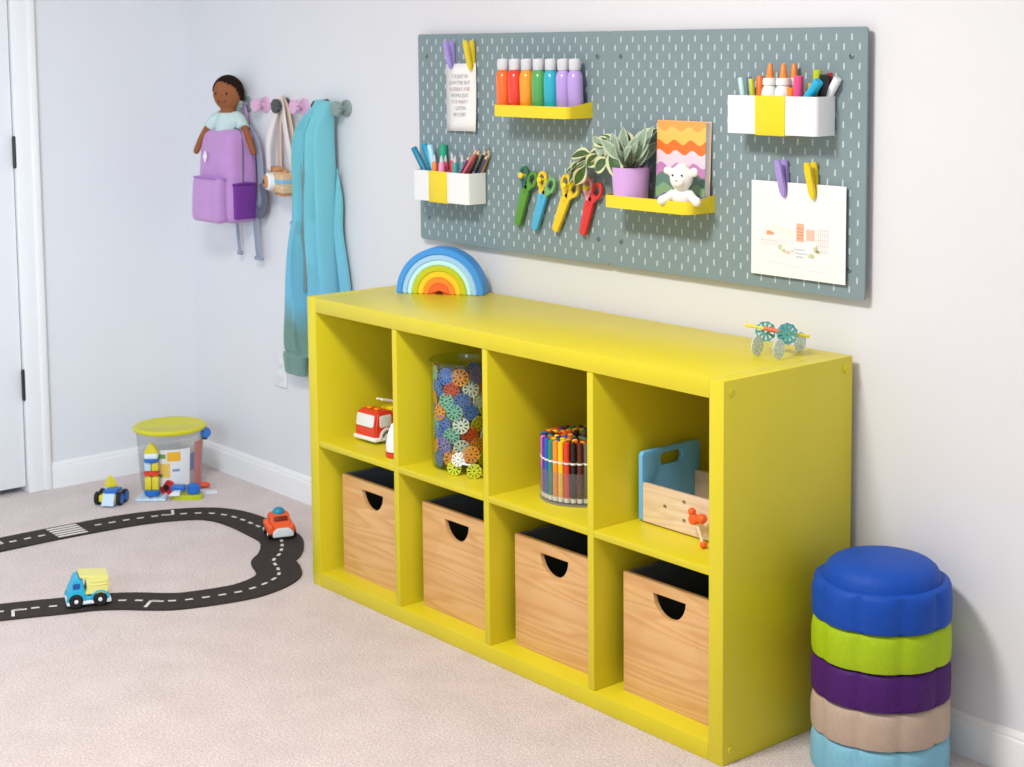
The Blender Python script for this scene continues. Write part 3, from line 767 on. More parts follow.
# trailing leaves: base, tip, width, up
TR = [((.739, -.085, 1.158), (.660, -.088, 1.160), .036, (.5, -.7, .6)), ((.730, -.09, 1.130), (.688, -.095, 1.078), .034, (.8, -.7, .3)), ((.728, -.085, 1.142), (.630, -.085, 1.088), .030, (.6, -.6, .5)),
      ((.742, -.08, 1.150), (.645, -.08, 1.124), .028, (.5, -.6, .6)), ((.785, -.085, 1.168), (.715, -.09, 1.146), .036, (.5, -.8, .5)), ((.818, -.10, 1.150), (.762, -.105, 1.122), .040, (.7, -.8, .4)),
      ((.826, -.10, 1.172), (.866, -.112, 1.108), .040, (.8, -.8, .2)), ((.800, -.085, 1.178), (.756, -.09, 1.202), .034, (.6, -.7, .5)), ((.812, -.085, 1.186), (.766, -.075, 1.214), .030, (.6, -.6, .6)),
      ((.815, -.08, 1.172), (.738, -.075, 1.186), .036, (.5, -.7, .6)), ((.842, -.09, 1.172), (.798, -.10, 1.138), .040, (.7, -.8, .3)), ((.850, -.06, 1.172), (.808, -.05, 1.222), .038, (.6, -.7, .3)),
      ((.700, -.08, 1.140), (.664, -.085, 1.106), .026, (.7, -.7, .3)), ((.760, -.075, 1.168), (.700, -.06, 1.176), .032, (.5, -.7, .5)), ((.775, -.09, 1.160), (.735, -.10, 1.128), .034, (.8, -.7, .3)),
      ((.690, -.08, 1.130), (.622, -.08, 1.106), .022, (.5, -.6, .6)), ((.800, -.09, 1.165), (.770, -.10, 1.120), .030, (.8, -.7, .2)), ((.838, -.075, 1.175), (.778, -.070, 1.196), .034, (.5, -.7, .5))]
for b, t, w, up in TR:
    leaf(bm, W2(b), W2(t)-W2(b), up, (Vector(t)-Vector(b)).length, w, 0)
# silvery upright leaves
for k in range(28):
    a = rnd.uniform(0, 2*PI); el = rnd.uniform(.5, 1.25)
    d = Vector((math.cos(a)*math.cos(el), math.sin(a)*math.cos(el)*.7-.12, math.sin(el)))
    b = Vector((rnd.uniform(-.02, .02), rnd.uniform(-.015, .015), .078))+d*rnd.uniform(.02, .055)
    tip = b+d*.06
    if tip.y > .038: continue
    leaf(bm, b, d, (rnd.uniform(-.3, .3), -1, .4), rnd.uniform(.052, .074), rnd.uniform(.028, .038), 2, droop=rnd.uniform(.1, .35))
    tube(bs, [Vector((b.x*.3, b.y*.3, .076)), b+d*.01], .0013, 6)
leaf(bm, Vector((.012, .012, .150)), (.75, .25, .6), (.2, -1, .3), .052, .032, 0)
tube(bs, smoothpts([W2((.861, -.069, 1.12)), W2((.842, -.08, 1.170)), W2((.79, -.083, 1.172)), W2((.735, -.083, 1.150)), W2((.70, -.083, 1.138))], 5), .0016, 6)
tube(bs, smoothpts([W2((.861, -.069, 1.12)), W2((.83, -.085, 1.172)), W2((.80, -.085, 1.18))], 4), .0014, 6)
tube(bs, [W2((.861, -.069, 1.12)), W2((.895, -.066, 1.19))], .0014, 6)
obj('stem', bs, mat('plant_stem', (118, 122, 76), .6), pp)
o = obj('foliage', bm, [M_leafg, M_leafc, M_leafs, M_leafd], pp, smooth=60)

# scissors on hooks
def scissors(label, mA, mB, mS, top, bot, flip=1):
    d = Vector((bot[0]-top[0], 0, bot[1]-top[1])); L = d.length
    ang = math.atan2(-d.x, -d.z)
    r = thing('scissors', label, 'scissors', (top[0], PEG-.010, top[1]), group='child scissors on the peg board', rot=Quaternion((0, 1, 0), ang))
    # local: x across, z up; tip at z=-L
    def handle(s, m, rz=1.0):
        ccx, ccz = s*.0165, -.021
        out = ellipse(ccx, ccz, .0172, .0235, 28, s*-.22); hole = ellipse(ccx, ccz, .0092, .0150, 24, s*-.22)
        o = obj('handle', plate([out, list(reversed(hole))], .008, .0018, T((0, -.003 if s > 0 else -.004, 0)) @ FRONT), m, r)
        bm = BM(); prism(bm, [(s*.006, -.066), (s*.018, -.046), (s*.026, -.036), (s*.008, -.030), (-s*.004, -.044), (-s*.008, -.066)], .0075, T((0, .001, 0)) @ FRONT)
        obj('handle_arm', bm, m, r)
    handle(-1, mA); handle(1, mB)
    w0, w1 = .0150, .0115
    poly = [(-w0, -.058), (-.002, -.050), (w0, -.056), (w1, -L+.006), (w1*.6, -L), (-w1*.6, -L), (-w1, -L+.006)]
    obj('blade_guard', plate([poly], .010, .0022, T((0, -.0035, 0)) @ FRONT), mS, r)
    bm = BM(); cyl(bm, (0, -.0106, -.060), (0, -.0080, -.060), .0032, seg=14); obj('rivet', bm, mS, r)
    return r
cG = col('scissor_green', (88, 150, 42)); cGd = col('scissor_dark_green', (40, 110, 80)); cB = col('scissor_blue', (78, 178, 220)); cLG = col('scissor_light_green', (120, 180, 110)); cY = col('scissor_yellow', (240, 205, 28))
cR = col('scissor_red', (224, 52, 48)); cP = col('scissor_pink', (248, 150, 160))
SC = [('green scissors hanging first on a round yellow peg', cGd, cG, cG, (.463, 1.104), (.412, .960)), ('blue bladed scissors with yellow and green handles', cY, cLG, cB, (.533, 1.094), (.478, .954)),
      ('all yellow scissors hanging beside the plant tip', cY, cY, cY, (.622, 1.090), (.556, .956)), ('red scissors with pink inner handles', cP, cR, cR, (.701, 1.090), (.658, .956))]
for l, a, b, c, t, u in SC: scissors(l, a, b, c, t, u)
for k, (x, z, l) in enumerate(((.449, 1.090, 'yellow peg with round head through the green scissors'), (.520, 1.083, 'yellow peg with round head through the blue scissors'),
                               (.612, 1.074, 'yellow peg half hidden by leaves above the yellow scissors'), (.689, 1.074, 'yellow peg with round head through the red scissors'))):
    h = thing('peg_hook', l, 'hook', (x, PEG, z), group='yellow hooks for the scissors')
    bm = BM(); cyl(bm, (0, .004, 0), (0, -.032, 0), .0035, seg=14); obj('stem', bm, M_yel, h)
    bm = BM(); lathe(bm, [(.0055, 0), (.0075, .0015), (.0075, .005), (.0055, .0068), (.001, .007)], 20, M=T((0, -.030, 0)) @ FRONT); obj('head', bm, M_yel, h)

# ------------------------------------------------------------------ on top of the shelf
rb = thing('rainbow_stacker', 'wooden rainbow stacker standing at the shelf end under the peg board', 'toy', (.200, -.118, SH), rz=math.atan2(.143, .207))
RB = [(.1255, .107, (72, 152, 226), 'blue'), (.107, .092, (166, 205, 240), 'light_blue'), (.092, .079, (196, 240, 238), 'mint'), (.079, .062, (196, 200, 24), 'lime'), (.062, .046, (252, 206, 40), 'yellow'), (.046, .030, (252, 142, 48), 'orange'), (.030, .0085, (245, 106, 48), 'red_orange')]
for ro, ri, c, nm in RB:
    bm = BM(); g = .0004; n = 40
    poly = [((ro-g)*math.cos(PI*k/n)*.955, (ro-g)*math.sin(PI*k/n)*.975) for k in range(n+1)]+[(ri*math.cos(PI*k/n)*.955, ri*math.sin(PI*k/n)*.975) for k in range(n, -1, -1)]
    t = BM(); prism(t, poly, .055, T((0, .0275, 0)) @ FRONT)
    t.normal_update()
    bmesh.ops.bevel(t, geom=[e for e in t.edges if len(e.link_faces) == 2 and e.calc_face_angle(0) > 1], offset=.0022, segments=2, affect='EDGES')
    obj('arch', t, mat('rainbow_'+nm, c, .5, .3), rb, label=nm.replace('_', ' ')+' arch')

def disc_bm(R=.02, th=.0018, petals=10, style=0):
    bm = BM(); n = petals*4
    out = []
    for k in range(n):
        a = 2*PI*k/n; rr = R*(1+.05*math.cos(petals*a)); out.append((rr*math.cos(a), rr*math.sin(a)))
    hole = []
    polys = [out]
    for k in range(petals):
        a0 = 2*PI*k/petals+.10*10/petals*1.6; a1 = 2*PI*(k+1)/petals-.10*10/petals*1.6
        q = []
        for f in (0, .5, 1): q.append((R*.84*math.cos(a0+(a1-a0)*f), R*.84*math.sin(a0+(a1-a0)*f)))
        m = (a0+a1)/2
        q += [(R*.40*math.cos(a1-(a1-a0)*.3), R*.40*math.sin(a1-(a1-a0)*.3)), (R*.40*math.cos(a0+(a1-a0)*.3), R*.40*math.sin(a0+(a1-a0)*.3))]
        polys.append(list(reversed(q)))
    polys.append(list(reversed(ellipse(0, 0, R*.14, R*.14, 10))))
    return plate(polys, th)
DISC = disc_bm(); disc_me = bpy.data.meshes.new('gear_disc'); DISC.to_mesh(disc_me); DISC.free()
M_pclear = mat('pale_clear_disc', (205, 222, 220), .25, .5); M_teald = mat('teal_disc', (82, 160, 156), .3, .5); M_tealb = mat('blue_teal_disc', (80, 130, 170), .3, .5)
dc = thing('disc_car', 'toy car of toothed discs and a yellow stick at the shelf end', 'toy', (1.385, -.135, SH), rz=0)
def dpart(parent, name, c, nrm, m, R=.02, spin=0):
    me = disc_me.copy(); o = bpy.data.objects.new(name, me); COL.objects.link(o); o.parent = parent
    me.materials.clear(); me.materials.append(m); o.location = c; o.rotation_mode = 'QUATERNION'
    o.rotation_quaternion = Vector((0, 0, 1)).rotation_difference(Vector(nrm).normalized()) @ Quaternion((0, 0, 1), spin); o.scale = (R/.02, R/.02, 1.3)
    return o
w = Vector((.92, -.05, 0)); 
for c in ((-.048, -.030, .0215), (.012, -.032, .0225), (-.016, .068, .0215)): dpart(dc, 'wheel', c, (.95, .1, .02), M_pclear, .0205, random.random())
for c, m in (((-.052, .000, .047), M_teald), ((.006, .000, .048), M_teald), ((-.010, .020, .046), M_tealb)): dpart(dc, 'axle_disc', c, (.6, -.8, .05), m, .021, random.random())
M_stick = mat('yellow_stick', (232, 214, 40), .4)
bm = BM(); tube(bm, [(-.095, -.014, .057), (.006, .004, .050), (.030, .042, .042)], .0034, 8); obj('stick', bm, M_stick, dc)
bm = BM(); tube(bm, [(-.048, -.008, .0545), (-.010, .000, .052)], .0046, 8); obj('sleeve', bm, mat('coral_sleeve', (226, 108, 80), .4), dc)

# ------------------------------------------------------------------ inside the shelf
# fire truck
def wheel(parent, c, axis, R, w, m_t, m_h, name='wheel', hub=.5):
    """axis = local unit vector of the outside"""
    M = T(Vector(c)) @ Vector((0, 0, 1)).rotation_difference(Vector(axis)).to_matrix().to_4x4()
    bm = BM(); lathe(bm, [(R*.9, -w/2), (R, -w*.36), (R, w*.36), (R*.9, w/2), (R*hub, w/2)], 28, M=M); o = obj(name, bm, m_t, parent)
    bm = BM(); lathe(bm, [(R*hub, w*.30), (R*hub, w*.52), (R*hub*.8, w*.6), (R*.05, w*.62)], 20, M=M); obj('hub', bm, m_h, o)
    return o
M_red = mat('toy_red', (222, 58, 34), .35, .5); M_tgrey = mat('tyre_grey', (120, 122, 118), .5); M_hubw = mat('hub_pale', (205, 210, 200), .4)
ft = thing('fire_truck', 'red and white toy fire truck with ladder in the shelf cell', 'toy truck', (.136, -.246, ZS1), rz=.05)
# local: front faces -y; x across
bm = BM(); Wd = .088
prof = [(-.085, .014), (-.085, .040), (-.078, .078), (-.072, .084), (-.028, .084), (-.022, .078), (-.022, .066), (.085, .066), (.085, .014)]   # (y, z)
MX = T((-Wd/2, 0, 0)) @ SIDE
prism(bm, prof, Wd, MX)
bm.normal_update(); bmesh.ops.bevel(bm, geom=[e for e in bm.edges if e.calc_face_angle(0) > .3], offset=.005, segments=3, affect='EDGES')
obj('body', bm, M_red, ft)
bm = BM(); box(bm, (-Wd/2-.003, -.089, .008), (Wd/2+.003, .087, .019), .004); obj('bumper', bm, M_white, ft)
M_win = mat('pale_window', (226, 228, 226), .25, .5)
bm = BM(); M = T((0, -.0835, .059)) @ Matrix.Rotation(-.18, 4, 'X') @ FRONT
obj('windscreen', plate([rrect(-.036, -.015, .036, .017, .006)], .003, .001, M), M_win, ft)
for s in (-1, 1):
    M = T((s*(Wd/2+.0003), -.052, .059)) @ SIDE
    obj('side_window', plate([rrect(-.019, -.015, .019, .016, .005)], .003, .001, M), M_win, ft)
    obj('ring', plate([ellipse(.018, -.008, .010, .010), list(reversed(ellipse(.018, -.008, .007, .007)))], .003, .001, M), M_red, ft)
    for y in (-.048, .055):
        wheel(ft, (s*(Wd/2-.006), y, .0175), (s, 0, 0), .0175, .016, M_tgrey, M_hubw)
        M2 = T((s*(Wd/2+.001), y, .0175)) @ SIDE
        arch = [(.0245*math.cos(a), .0245*math.sin(a)) for a in [PI*k/12 for k in range(13)]]+[(.0185*math.cos(a), .0185*math.sin(a)) for a in [PI*k/12 for k in range(12, -1, -1)]]
        bm = BM(); prism(bm, arch, .004, M2); obj('wheel_arch', bm, M_white, ft)
for x in (-.015, .015):
    bm = BM(); box(bm, (x-.007, -.062, .0842), (x+.007, -.050, .090), .002); obj('beacon', bm, mat('amber_light', (250, 150, 30), .3), ft)
bm = BM(); box(bm, (-.022, -.015, .067), (.022, .040, .086), .004); obj('turntable', bm, M_yel, ft)
bm = BM()
la, lb = Vector((0, -.036, .108)), Vector((0, .090, .074))
for s in (-1, 1): tube(bm, [la+Vector((s*.011, 0, 0)), lb+Vector((s*.011, 0, 0))], .003, 8)
for k in range(9):
    c = la.lerp(lb, (k+.3)/9.2); tube(bm, [c-Vector((.011, 0, 0)), c+Vector((.011, 0, 0))], .002, 6)
obj('ladder', bm, M_white, ft)
bm = BM(); ball(bm, (.0, .055, .094), (.026, .026, .022)); obj('load', bm, mat('toy_green', (60, 140, 70), .4), ft)
# white and red toy nose
tn = thing('toy_plane', 'white and red toy half hidden by the shelf divider', 'toy', (.308, -.352, ZS1), rz=.5); tn.scale = (1, 1, 1.35)
bm = BM(); lathe(bm, [(.010, .009), (.026, .011), (.0265, .024), (.022, .042), (.013, .060), (.003, .066)], 28); obj('body', bm, M_white, tn)
bm = BM(); lathe(bm, [(.024, 0), (.0275, .002), (.0275, .009), (.02, .0095)], 28); obj('base', bm, M_red, tn)

# glass jar with discs
JC = Vector((.486, -.283, ZS1)); JR = .074
jar = thing('glass_jar', 'large clear glass jar packed with colourful toothed discs', 'jar', JC)
bm = BM()
lathe(bm, [(.002, 0), (JR*.88, 0), (JR*.96, .002), (JR, .010), (JR, .236), (JR*.975, .244), (JR*1.02, .250), (JR*1.07, .258), (JR*1.07, .264), (JR*1.03, .267), (JR*.99, .264), (JR*.98, .256), (JR*.94, .244), (JR*.955, .234), (JR*.955, .014), (JR*.90, .007), (.002, .007)], 64)
obj('jar_wall', bm, M_glass, jar)
DC = {'blue': (80, 120, 205), 'orange': (250, 150, 40), 'white': (236, 234, 228), 'mint green': (130, 190, 170), 'yellow': (226, 205, 40), 'red': (222, 70, 40), 'lilac': (150, 130, 200), 'green': (80, 140, 70)}
rnd = random.Random(11); names = list(DC)
base = None
seqs = [['orange', 'mint green', 'blue', 'orange', 'lilac', 'yellow', 'orange', 'blue'], ['mint green', 'orange', 'lilac', 'white', 'orange', 'red', 'mint green', 'yellow'], ['blue', 'yellow', 'blue', 'mint green', 'red', 'white', 'lilac', 'orange'],
        ['orange', 'mint green', 'blue', 'white', 'yellow', 'green', 'red', 'blue'], ['mint green', 'blue', 'orange', 'mint green', 'blue', 'yellow', 'orange', 'white'], ['yellow', 'orange', 'mint green', 'blue', 'white', 'red', 'yellow', 'lilac'], ['lilac', 'mint green', 'blue', 'red', 'white', 'orange', 'green', 'mint green']]
def put_disc(nm, c, nrm, spin, R):
    if R > .022: R = .022
    me_name = 'gear_'+nm
    me = bpy.data.meshes.get(me_name)
    if me is None:
        me = disc_me.copy(); me.name = me_name; me.materials.clear(); me.materials.append(mat('disc_'+nm, DC[nm], .4, .5))
    o = bpy.data.objects.new('gear_disc', me); COL.objects.link(o)
    o.location = c; o.rotation_mode = 'QUATERNION'; o.rotation_quaternion = Vector((0, 0, 1)).rotation_difference(Vector(nrm).normalized()) @ Quaternion((0, 0, 1), spin)
    o.scale = (R/.02, R/.02, 1.2)
    tag(o, nm+' toothed disc inside the glass jar', 'disc', nm+' discs in the glass jar')
for row in range(8):
    z = .030+row*.0285
    for k in range(8):
        a = math.radians(-170+k*38+(19 if row % 2 else 0))+rnd.uniform(-.08, .08)
        nrm = Vector((math.cos(a), math.sin(a), rnd.uniform(-.25, .25)))
        put_disc(seqs[row % 7][k], JC+Vector((math.cos(a)*.0645, math.sin(a)*.0645, z+rnd.uniform(-.003, .003))), nrm, rnd.random()*2, rnd.uniform(.0195, .0215))
for row in range(8):
    for k in range(4):
        a = rnd.uniform(0, 2*PI); r = .030
        put_disc(rnd.choice(names), JC+Vector((math.cos(a)*r, math.sin(a)*r, .030+row*.028)), (rnd.uniform(-1, 1), rnd.uniform(-1, 1), rnd.uniform(.3, 1)), rnd.random(), .0185)
# small disc figure in front of the jar
df = thing('disc_figure', 'little figure of white and lime discs in front of the jar', 'toy', (.572, -.352, ZS1), rz=0)
M_limed = mat('lime_disc', (200, 212, 50), .4); M_whd = mat('white_disc', (236, 238, 236), .4)
dpart(df, 'wheel', (-.022, -.004, .0185), (.55, -.8, .08), M_limed, .0178); dpart(df, 'wheel', (.034, .012, .0185), (.75, -.6, .05), M_limed, .0178)
dpart(df, 'body_disc', (-.008, -.003, .041), (.55, -.83, .1), M_whd, .0165); dpart(df, 'body_disc', (-.006, .005, .043), (.3, -.9, .3), M_whd, .015, .3)
bm = BM(); tube(bm, [(-.012, .000, .032), (.036, .016, .030)], .0028, 8); obj('stick', bm, M_whd, df)
dpart(df, 'body_disc', (.018, .016, .055), (.8, -.5, .3), mat('gold_disc', (200, 130, 30), .4), .020)

# tub of markers
DCN = Vector((.884, -.252, ZS1)); DR = .093
tub = thing('marker_tub', 'clear round plastic tub filled with upright markers', 'tub', DCN)
bm = BM(); lathe(bm, [(.002, .004), (DR-.004, .004), (DR, .006), (DR, .075), (DR-.002, .075), (DR-.002, .008), (.002, .007)], 64); obj('tub_wall', bm, M_clear, tub)
bm = BM(); lathe(bm, [(.002, 0), (DR-.002, 0), (DR, .0015), (DR, .005), (.002, .0055)] , 64); obj('base', bm, clear_mat('tub_base_clear', (225, 220, 210), alpha_tint=.25), tub)
MK = [('pink', (225, 120, 190)), ('purple', (90, 50, 160)), ('blue', (30, 95, 190)), ('green', (50, 140, 110)), ('orange', (245, 150, 40)), ('yellow', (250, 205, 30)), ('red', (226, 62, 36)), ('black', (34, 26, 26)), ('brown', (96, 44, 30)), ('grey', (110, 98, 92)), ('navy', (40, 44, 100)), ('dark orange', (205, 100, 40))]
proto = {}
def marker(nm, c, loc, h):
    lab = nm+' marker standing in the clear round tub'; grp = nm+' markers in the round tub'
    if nm not in proto:
        r = thing('felt_marker', lab, 'marker', loc, group=grp); m = mat('felt_'+nm, c, .4, .5); rr = .0066
        bm = BM(); lathe(bm, [(rr*.8, 0), (rr*.8, .010), (rr, .0105), (rr, .086)], 14); obj('barrel', bm, m, r)
        bm = BM(); lathe(bm, [(rr*1.08, .0865), (rr*1.08, .0905)], 14); obj('collar', bm, M_penw, r, label='white collar')
        bm = BM(); lathe(bm, [(rr*1.02, .091), (rr*1.02, .134), (rr*.7, .136), (.001, .1365)], 14); obj('cap', bm, m, r)
        bm = BM(); lathe(bm, [(rr*.9, -.0004), (rr*1.02, .0002), (rr*1.02, .0095), (rr*.9, .0099)], 14); obj('end_plug', bm, M_penw, r, label='white end plug')
        proto[nm] = r
    else: dup(proto[nm], loc, 0, lab, grp)
outer = 36
front_seq = ['pink', 'purple', 'blue', 'green', 'orange', 'yellow', 'red', 'black', 'brown', 'grey']
rnd = random.Random(5)
aL = math.atan2(-.77, -.64)        # leftmost visible direction as seen from the room
for k in range(outer):
    a = aL+2*PI*(k+.7)/outer
    nm, c = next(q for q in MK if q[0] == front_seq[k]) if k < len(front_seq) else MK[(k*5) % 12]
    marker(nm, c, DCN+Vector((.0845*math.cos(a), .0845*math.sin(a), .0085)), 0)
for rad, n in ((.069, 28), (.0535, 21), (.038, 14), (.0225, 7)):
    for k in range(n):
        a = 2*PI*k/n+rad*10; nm, c = rnd.choice(MK[2:])
        marker(nm, c, DCN+Vector((rad*math.cos(a), rad*math.sin(a), .0085)), 0)

# wooden tool box
M_tbl = mat('sky_blue_paint', (112, 184, 238), .45, .4)
tb = thing('toy_toolbox', 'wooden toy tool box with blue end board in the shelf cell', 'tool box', (1.1115, -.290, ZS1))
M = T((.006, 0, 0)) @ SIDE
def endboard(x):
    M = T((x, 0, 0)) @ SIDE
    return plate([rrect(0, 0, .180, .153, .010), list(reversed(rrect(.056, .114, .124, .142, .0138)))], .012, .002, M)
obj('end_board', endboard(.006), M_tbl, tb, label='sky blue end board with hand slot')
obj('end_board', endboard(.289), M_tbl, tb, label='sky blue end board with hand slot')
def sideboard(y, z1):
    M = T((.0125, y, .003)) @ FRONT
    hs = [(.066, .045), (.122, .066), (.122, .026), (.178, .045), (.230, .066)]
    return plate([rrect(0, 0, .270, z1, .002)]+[list(reversed(ellipse(x, z, .0052, .0052, 16))) for x, z in hs], .010, .0008, M)
obj('side_board', sideboard(.006, .084), M_pale, tb); obj('side_board', sideboard(.166, .084), M_pale, tb)
bm = BM(); box(bm, (.0125, .0115, .003), (.282, .160, .010)); obj('bottom', bm, M_pale, tb)
M_bolt = mat('orange_wood', (240, 98, 36), .45, .4)
for lab, c, d in (('orange wooden bolt with two round knobs in the tool box front', (1.294, -.296, .440), 0), ):
    b = thing('wooden_bolt', lab, 'toy bolt', c)
    bm = BM(); cyl(bm, (0, .012, 0), (0, -.004, 0), .0045, seg=14); obj('shaft', bm, M_bolt, b)
    bm = BM()
    lathe(bm, [(.004, 0), (.0105, .001), (.012, .008), (.0105, .015), (.004, .016)], 24, M=T((0, -.004, 0)) @ FRONT)
    ball(bm, (-.004, -.014, .016), .0085); cyl(bm, (.004, -.012, 0), (.022, -.016, .006), .0055, seg=14); ball(bm, (.027, -.017, .008), (.0115, .0105, .0105))
    o = obj('head', bm, M_bolt, b); remesh(o, .0012, 3)
b = thing('toy_hammer', 'pale wooden stick with orange end leaning on the tool box', 'toy tool', (1.322, -.318, ZS1))
bm = BM(); tube(bm, [(.014, -.006, .005), (-.014, .006, .036)], .0032, 10); obj('stick', bm, M_pale, b)
bm = BM(); ball(bm, (.016, -.008, .0075), (.0075, .0075, .0072)); obj('tip', bm, M_bolt, b)

# ------------------------------------------------------------------ stacking stones
SCN = Vector((1.654, -.155, 0))
M_st = {}
def stone(label, m, z):
    r = thing('stepping_stone', label, 'stepping stone', (SCN.x, SCN.y, z), group='foam stepping stones in the stack')
    R = .1365; n = 96
    prof = [(R*.985, 0), (R*.998, .008), (R, .022), (R, .046), (R*.985, .061), (R*.955, .070), (R*.90, .0738), (R*.845, .0735), (R*.835, .0775), (R*.82, .085), (R*.78, .0945), (R*.70, .1035), (R*.58, .1092), (R*.40, .1125), (R*.2, .1135), (.001, .114)]
    lf = lambda rr, z: 1 if rr > R*.88 and z < .070 else .25
    bm = BM(); lathe(bm, prof, n, lobes=10, amp=.05, cap=False, lobef=lf)
    # hollow underside
    prof2 = [(R*.985, 0), (R*.90, 0.0), (R*.855, .004), (R*.845, .022), (R*.80, .040), (R*.73, .047), (R*.60, .052), (.001, .0565)]
    lathe(bm, prof2, n, lobes=10, amp=.035, cap=False, lobef=lambda rr, z: 1 if rr > R*.95 else 0)
    bmesh.ops.remove_doubles(bm, verts=bm.verts, dist=1e-5)
    obj('foam_body', bm, m, r, smooth=50)
    return r
STC = [('light blue foam stepping stone at the bottom of the stack', (128, 186, 206)), ('beige foam stepping stone between purple and light blue ones', (188, 166, 146)), ('purple foam stepping stone in the middle of the stack', (72, 24, 100)),
       ('lime foam stepping stone under the blue one', (164, 192, 22)), ('blue foam stepping stone with rounded dome on top of the stack', (18, 74, 170))]
for k, (l, c) in enumerate(STC):
    stone(l, mat('foam_%d' % k, c, .5, .22, noise=.06, nscale=160, bump=.5, bscale=420), k*.0757+.001)

# ------------------------------------------------------------------ wall hooks and what hangs on them
HX = [-.958, -.852, -.732, -.628, -.508, -.402]; HZ = 1.237
M_hg = mat('hook_grey', (140, 156, 152), .6); M_hp = mat('hook_pink', (222, 176, 206), .6); M_hc = mat('hook_charcoal', (74, 76, 74), .6)
HM = [M_hg, M_hp, M_hc, M_hp, M_hc, M_hg]
HLAB = ['grey wall knob behind the doll', 'pink wall knob between doll and camera straps', 'charcoal wall knob carrying the toy camera', 'pink wall knob beside the blue jacket', 'charcoal wall knob carrying the blue jacket', 'grey wall knob at the free end of the row']
for x, m, l in zip(HX, HM, HLAB):
    h = thing('coat_hook', l, 'hook', (x, 0, HZ), group='round wall knobs')
    bm = BM(); lathe(bm, [(.025, 0), (.025, .006), (.0225, .009), (.010, .010)], 32, M=FRONT); obj('wall_disc', bm, m, h)
    bm = BM(); cyl(bm, (0, -.009, 0), (0, -.034, 0), .009, .008, 20); obj('neck', bm, m, h)
    bm = BM(); lathe(bm, [(.008, 0), (.021, .001), (.0225, .004), (.0225, .011), (.021, .014), (.004, .015)], 64, lobes=8, amp=.16, M=T((0, -.032, 0)) @ FRONT); obj('front_disc', bm, m, h)

# backpack
M_lil = mat('lilac_fabric', (194, 144, 200), .85, .2, bump=.35, bscale=260, noise=.05, nscale=20, sheen=.3)
M_pur = mat('purple_mesh', (122, 62, 150), .9, .1, bump=.6, bscale=600); M_gst = mat('grey_webbing', (150, 158, 174), .8, .2); M_dst = mat('dark_webbing', (104, 106, 120), .8, .2)
bp = thing('backpack', 'lilac child backpack hanging from a wall knob', 'backpack', (-.985, -.012, .862))
def softbox(lo, hi, bev, taper=1.0, depthtop=1.0, seg=4, sub=3, bulge=0):
    bm = BM(); box(bm, lo, hi, bev, seg)
    bmesh.ops.subdivide_edges(bm, edges=[e for e in bm.edges if e.calc_length() > .05], cuts=sub, use_grid_fill=True)
    cx = (lo[0]+hi[0])/2; H = hi[2]-lo[2]
    for v in bm.verts:
        f = (v.co.z-lo[2])/H; s = 1+(taper-1)*max(0, f-.35)/.65
        v.co.x = cx+(v.co.x-cx)*s
        v.co.y = hi[1]+(v.co.y-hi[1])*(1+(depthtop-1)*max(0, f-.3)/.7)
        if bulge: v.co.y -= bulge*math.sin(PI*min(1, max(0, f)))*max(0, 1-abs(v.co.x-cx)/((hi[0]-lo[0])/2)) if v.co.y < (lo[1]+hi[1])/2 else 0
    return bm
obj('main_body', softbox((-.100, -.116, .004), (.105, -.002, .298), .026, .92, .88, bulge=.006), M_lil, bp)
obj('front_pocket', softbox((-.078, -.150, .006), (.090, -.108, .150), .016, .98, .86, bulge=.006), M_lil, bp)
bm = BM(); tube(bm, smoothpts([(-.070, -.139, .146), (-.02, -.145, .149), (.06, -.143, .149), (.084, -.126, .147), (.090, -.112, .144)], 5), .003, 8); obj('pocket_piping', bm, mat('lilac_piping', (176, 122, 198), .8), bp)
bm = BM(); box(bm, (.098, -.098, .018), (.114, -.022, .125), .006, 3); obj('side_pocket', bm, M_pur, bp, label='dark purple mesh side pocket')
bm = BM(); tube(bm, [(.107, -.101, .127), (.111, -.06, .131), (.109, -.018, .127)], .004, 8); obj('pocket_hem', bm, M_pur, bp)
for s, n0 in ((-1, 'zip'), (1, 'zip')):
    bm = BM(); tube(bm, smoothpts([(s*.1035, -.062, .135), (s*.1035, -.060, .20), (s*.0985, -.058, .265), (s*.078, -.056, .298), (0, -.054, .302)], 5), .0022, 6); obj(n0, bm, M_dst, bp)
obj('logo_patch', plate([[(-.012, 0), (0, .019), (.012, 0), (0, -.019)]], .002, 0, T((-.022, -.1235, .212)) @ Matrix.Rotation(-.05, 4, 'X') @ FRONT), M_paper, bp, label='white diamond patch')
bm = BM(); tube(bm, smoothpts([(.06, -.012, .30), (.118, -.016, .25), (.128, -.012, .18), (.120, -.010, .08), (.09, -.008, .03)], 6), .01, 10, flat=(.032, .008), up=(0, 1, 0)); obj('shoulder_strap', bm, M_gst, bp, label='grey shoulder strap')
bm = BM(); tube(bm, smoothpts([(.095, -.020, .045), (.140, -.022, .035), (.166, -.022, .08), (.150, -.022, .130)], 6), .01, 10, flat=(.034, .008), up=(0, 1, 0)); obj('shoulder_strap', bm, M_dst, bp, label='dark looped shoulder strap')
for x, z, w in ((-.012, -.105, .018), (.104, -.112, .034)):
    bm = BM(); tube(bm, smoothpts([(x-.006, -.016, .012), (x-.002, -.016, -.04), (x+.008, -.016, z)], 5), .01, 8, flat=(w, .004), up=(0, 1, 0)); obj('hanging_strap', bm, M_gst, bp, label='grey webbing strap end')
    bm = BM(); box(bm, (x+.008-w*.6, -.022, z-.004), (x+.008+w*.6, -.010, z+.008), .002); obj('strap_end', bm, M_gst, bp)
